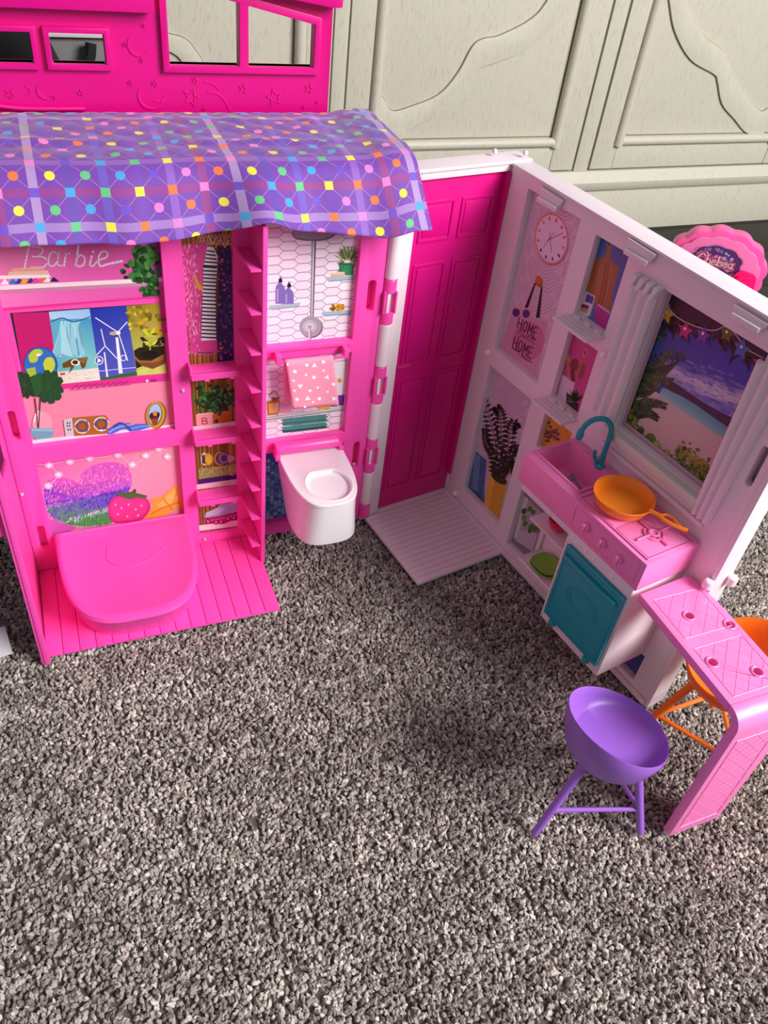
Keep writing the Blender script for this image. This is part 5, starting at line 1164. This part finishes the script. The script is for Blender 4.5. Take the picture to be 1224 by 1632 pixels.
# --- scalloped toy case behind the white wing
def case():
    t = thing('toy_case', 'pink scalloped toy case with a purple name badge behind the white wing', 'toy case', (.435, 1.19, 0))
    F = Fr((.45, 1.20), -14.); pk = plastic('shell_pink', '#ff5ca8', .28); c = F.pl((1138, 430), 0)
    def sc(r, n=13, amp=.07, wide=1.28): return [(c[0] + wide * r * (1 + amp * abs(sin(n * pi * i / 104))) * cos(2 * pi * i / 104), c[1] + r * (1 + amp * abs(sin(n * pi * i / 104))) * sin(2 * pi * i / 104)) for i in range(104)]
    def tilt(m): 
        return m
    s = MB(F); s.prism(sc(.0550), -.030, 0, 'n'); s.build('case_body', pk, t, .004)
    s = MB(F); s.prism(sc(.0485, 13, .05), .0, .004, 'n'); s.build('front_plate', plastic('shell_pink_light', '#ff78b8', .28), t, .0025)
    MB(F).box(c[0] - .045, c[0] + .045, -.045, -.0, .0, c[1] - .040).build('foot', pk, t, .004)
    cd_ = Card(F, .0048); cc = (c[0] - .002, c[1] + .0170)
    def el(cu, cz, ru, rz, col, k=26, amp=0, n=9): cd_.raw([(cu + ru * (1 + amp * abs(sin(n * pi * i / k))) * cos(2 * pi * i / k), cz + rz * (1 + amp * abs(sin(n * pi * i / k))) * sin(2 * pi * i / k)) for i in range(k)], col)
    el(cc[0], cc[1] - .002, .0370, .0235, '#e87ab4', 72, .08, 9); el(cc[0], cc[1] - .002, .0346, .0212, '#5a2a68', 72, .08, 9); random.seed(6)
    for i in range(60):
        a = random.random() * 6.28; q = math.sqrt(random.random()); r = random.uniform(.0012, .0034); el(cc[0] + .0315 * q * cos(a), cc[1] - .002 + .018 * q * sin(a), r, r, random.choice(['#8a4a98', '#c0589a', '#7a6ab0', '#e07ab0', '#3a1a50', '#a0a0cc']), 10)
    # badge lettering: Chelsea
    cd_.s = 1
    def stroke(pts, w, col):
        P = smooth(pts, 4); cd_.k += 1
        for a, b in zip(P, P[1:]):
            l = math.hypot(b[0] - a[0], b[1] - a[1]) or 1; ox, oz = -(b[1] - a[1]) / l * w, (b[0] - a[0]) / l * w; ex, ez = (b[0] - a[0]) / l * w * .5, (b[1] - a[1]) / l * w * .5
            cd_.raw([(a[0] + ox - ex, a[1] + oz - ez), (b[0] + ox + ex, b[1] + oz + ez), (b[0] - ox + ex, b[1] - oz + ez), (a[0] - ox - ex, a[1] - oz - ez)], col, False)
    W = [[(.30, .80), (.15, 1.0), (.0, .6), (.02, .2), (.2, .0), (.34, .2)],
         [(.42, 1.0), (.42, .02)], [(.42, .4), (.52, .55), (.60, .4), (.60, .02)],
         [(.70, .32), (.86, .34), (.84, .52), (.72, .5), (.70, .15), (.80, .02), (.90, .12)],
         [(.98, 1.0), (.98, .02)], [(1.20, .5), (1.08, .52), (1.08, .36), (1.20, .24), (1.18, .04), (1.05, .05)],
         [(1.28, .32), (1.44, .34), (1.42, .52), (1.30, .5), (1.28, .15), (1.38, .02), (1.48, .12)],
         [(1.70, .48), (1.60, .54), (1.54, .3), (1.60, .04), (1.70, .14)], [(1.72, .54), (1.71, .02), (1.78, .04)]]
    for wd, col in ((.0036, '#f06aa8'), (.0023, '#c4186a'), (.0011, '#ffd0dc')):
        for st in W: stroke([(cc[0] - .0260 + x * .0290, cc[1] - .008 + z * .0130) for x, z in st], wd, col)
    cd_.build('name_badge', t, 'purple badge with pale lettering')
    hp = plastic('neon_pink_plastic', '#ff0a6c', .3); s = MB(F)
    for r, d in ((.0195, .010), (.014, .014), (.008, .017)): s.prism([(c[0] + .044 + r * (1 + .06 * sin(5 * 2 * pi * i / 36 + r * 200)) * cos(2 * pi * i / 36) , c[1] - .008 + r * (1 + .06 * sin(5 * 2 * pi * i / 36 + r * 200)) * sin(2 * pi * i / 36)) for i in range(36)], .0045, d, 'n')
    s.build('rosette_knob', hp, t, .0015, label='neon pink rosette knob')
case()

# --- paper corner at the left edge
o = MB(G).hexa([G3(*p) for p in ((-.3420, .4020, .0035), (-.3060, .4280, .0035), (-.3250, .4560, .0035), (-.3640, .4300, .0035), (-.3420, .4020, .0043), (-.3060, .4280, .0043), (-.3250, .4560, .0043), (-.3640, .4300, .0043))]).build('paper_sheet', plastic('white_paper', '#dcdde2', .7), None, 0, False)
tag(o, 'corner of a white paper sheet on the rug by the pink floor tray', 'paper')

# ================================================================ PURPLE CLOTH OVER THE DECK
def cloth_mat():
    m = bpy.data.materials.new('patterned_cloth'); m.use_nodes = True; nt = m.node_tree; b = nt.nodes['Principled BSDF']; Lk = nt.links.new
    uv = nt.nodes.new('ShaderNodeUVMap'); uv.uv_map = 'grid'; sx = nt.nodes.new('ShaderNodeSeparateXYZ'); Lk(uv.outputs[0], sx.inputs[0])
    def M(op, a, b_=None, c=None):
        n = nt.nodes.new('ShaderNodeMath'); n.operation = op
        for i, v in enumerate((a, b_, c)):
            if v is None: continue
            if isinstance(v, (int, float)): n.inputs[i].default_value = v
            else: Lk(v, n.inputs[i])
        return n.outputs[0]
    def ramp(val, cols):
        r = nt.nodes.new('ShaderNodeValToRGB'); r.color_ramp.interpolation = 'CONSTANT'; e = r.color_ramp.elements
        for i, c in enumerate(cols):
            x = e[i] if i < 2 else e.new(i / len(cols)); x.position = i / len(cols); x.color = lin(c)
        Lk(val, r.inputs[0]); return r.outputs[0]
    def mix(f, a, b_):
        n = nt.nodes.new('ShaderNodeMix'); n.data_type = 'RGBA'
        for i, v in ((0, f), (6, a), (7, b_)):
            if isinstance(v, (int, float)): n.inputs[i].default_value = v
            elif isinstance(v, tuple): n.inputs[i].default_value = v
            else: Lk(v, n.inputs[i])
        return n.outputs[2]
    U, V = sx.outputs[0], sx.outputs[1]
    ru, rv = M('ROUND', U), M('ROUND', V); fx, fy = M('ABSOLUTE', M('SUBTRACT', U, ru)), M('ABSOLUTE', M('SUBTRACT', V, rv))
    fu, fv = M('FLOOR', U), M('FLOOR', V); gx, gy = M('ABSOLUTE', M('SUBTRACT', M('FRACT', U), .5)), M('ABSOLUTE', M('SUBTRACT', M('FRACT', V), .5))
    def cyc(v): return M('DIVIDE', M('ADD', M('FLOORED_MODULO', v, 6), .5), 6)
    base = lin('#7440a6')
    col = mix(M('MULTIPLY', M('LESS_THAN', fy, .13), .55), base, ramp(cyc(rv), ['#9a6ac4', '#a03a74', '#b694cc', '#6a48ac', '#6458b8', '#8450b0']))
    col = mix(M('MULTIPLY', M('LESS_THAN', fx, .13), .55), col, ramp(cyc(ru), ['#cdb0d8', '#5a4aac', '#6c62cc', '#7346b4', '#9a6ccc', '#a84470']))
    # dotted diagonals
    dg = M('LESS_THAN', M('ABSOLUTE', M('SUBTRACT', gx, gy)), .014); dash = M('LESS_THAN', M('FRACT', M('MULTIPLY', gx, 26)), .6)
    col = mix(M('MULTIPLY', M('MULTIPLY', dg, dash), .55), col, lin('#e0b8dc'))
    PKc, FA, BL, GRc, YE, OR = '#f27cc8', '#6a4ac4', '#3f9fdc', '#5fc07c', '#f5e23a', '#f5762e'
    sq = M('LESS_THAN', M('MAXIMUM', fx, fy), .135); col = mix(M('MULTIPLY', sq, .95), col, ramp(cyc(M('ADD', ru, rv)), [PKc, FA, BL, GRc, YE, OR]))
    rr_ = M('SQRT', M('ADD', M('MULTIPLY', gx, gx), M('MULTIPLY', gy, gy))); ci = M('LESS_THAN', rr_, .145)
    col = mix(M('MULTIPLY', ci, .95), col, ramp(cyc(M('ADD', fu, fv)), [YE, GRc, BL, FA, PKc, OR]))
    Lk(col, b.inputs['Base Color']); b.inputs['Roughness'].default_value = .62; b.inputs['Sheen Weight'].default_value = .25; b.inputs['Specular IOR Level'].default_value = .35
    wv = nt.nodes.new('ShaderNodeTexNoise'); wv.inputs['Scale'].default_value = 45; Lk(uv.outputs[0], wv.inputs['Vector']); bp = nt.nodes.new('ShaderNodeBump'); bp.inputs['Strength'].default_value = .15; bp.inputs['Distance'].default_value = .0006; Lk(wv.outputs[0], bp.inputs['Height']); Lk(bp.outputs[0], b.inputs['Normal'])
    return m
def cloth():
    nu, nt_ = 150, 90; uL, uR = -.262, .1185; pit = .0236
    def bend(u): return -.0095 + .002 * sin(u * 40)
    # free drop length along u, and front-edge tent over the shoe rack
    def drop(u):
        k = np.interp(u, [-.26, -.19, -.13, -.085, -.055, -.030, -.0115, .01, .035, .06, .085, .115], [.062, .0630, .0630, .0630, .0620, .0600, .0580, .0600, .0630, .0655, .0690, .0710]); return float(k)
    V = []; UV = []
    for j in range(nt_ + 1):
        for i in range(nu + 1):
            u = uL + (uR - uL) * i / nu; nb = -.1140; flat = bend(u) - nb; tot = flat + drop(u); s = tot * j / nt_
            zd = .3850
            if s < flat:
                n = nb + s; z = zd
                z += .0010 * abs(math.sin(u * 95 + n * 40) * math.sin(n * 120 + 1) + .6 * math.sin(u * 210 - n * 90)) + .0012
                # folds running along near the front
                z += .0026 * math.exp(-((n + .042 - .15 * (u + .1) * .2) / .006) ** 2) * (.5 + .5 * math.sin(u * 33 + 1.2)) 
            else:
                q = s - flat; r = .022; th = R(52) - R(15) * math.exp(-((u + .0131) / .022) ** 2) + .05 * math.sin(u * 42) + .10 * math.exp(-((u - .075) / .02) ** 2)
                arc = r * th
                if q < arc: a = q / r; n = bend(u) + r * math.sin(a); z = zd - r * (1 - math.cos(a)) + .0012
                else:
                    e = q - arc; n = bend(u) + r * math.sin(th) + e * math.cos(th); z = zd - r * (1 - math.cos(th)) - e * math.sin(th) + .0012
                wv = min(1, q / .05)
                n += wv * (.0020 * math.sin(u * 70 + 2) + .0010 * math.sin(u * 155))
                tent = math.exp(-((u + .0131) / .020) ** 2); wt = min(1, q / .022); n += tent * wt * .0090; z += tent * wt * .0030
            z += .0035 * max(0., min(1., (u - .080) / .020))
            V.append(L.P(u + (.0055 * ((s - flat) / .06) if s > flat else 0) * max(0, (u + .05) / .16), n, z))
            UV.append(((u + .1675) / .0233, (s - flat) / pit - 0.17))
    F = []; nrow = nu + 1
    for j in range(nt_):
        for i in range(nu): a = j * nrow + i; F.append((a, a + 1, a + 1 + nrow, a + nrow))
    c = np.array(V).mean(0); me = bpy.data.meshes.new('patterned_cloth'); me.from_pydata((np.array(V) - c).tolist(), [], F)
    ul = me.uv_layers.new(name='grid'); idx = np.zeros(len(me.loops), dtype=np.int32); me.loops.foreach_get('vertex_index', idx); ul.data.foreach_set('uv', np.array(UV, dtype=np.float32)[idx].ravel())
    me.polygons.foreach_set('use_smooth', [True] * len(F)); me.materials.append(cloth_mat())
    o = bpy.data.objects.new('patterned_cloth', me); COL.objects.link(o); link(o, None, c)
    so = o.modifiers.new('thick', 'SOLIDIFY'); so.thickness = .0007; so.offset = 1
    tag(o, 'purple plaid cloth with bright dots and squares draped over the roof deck', 'cloth')
cloth()
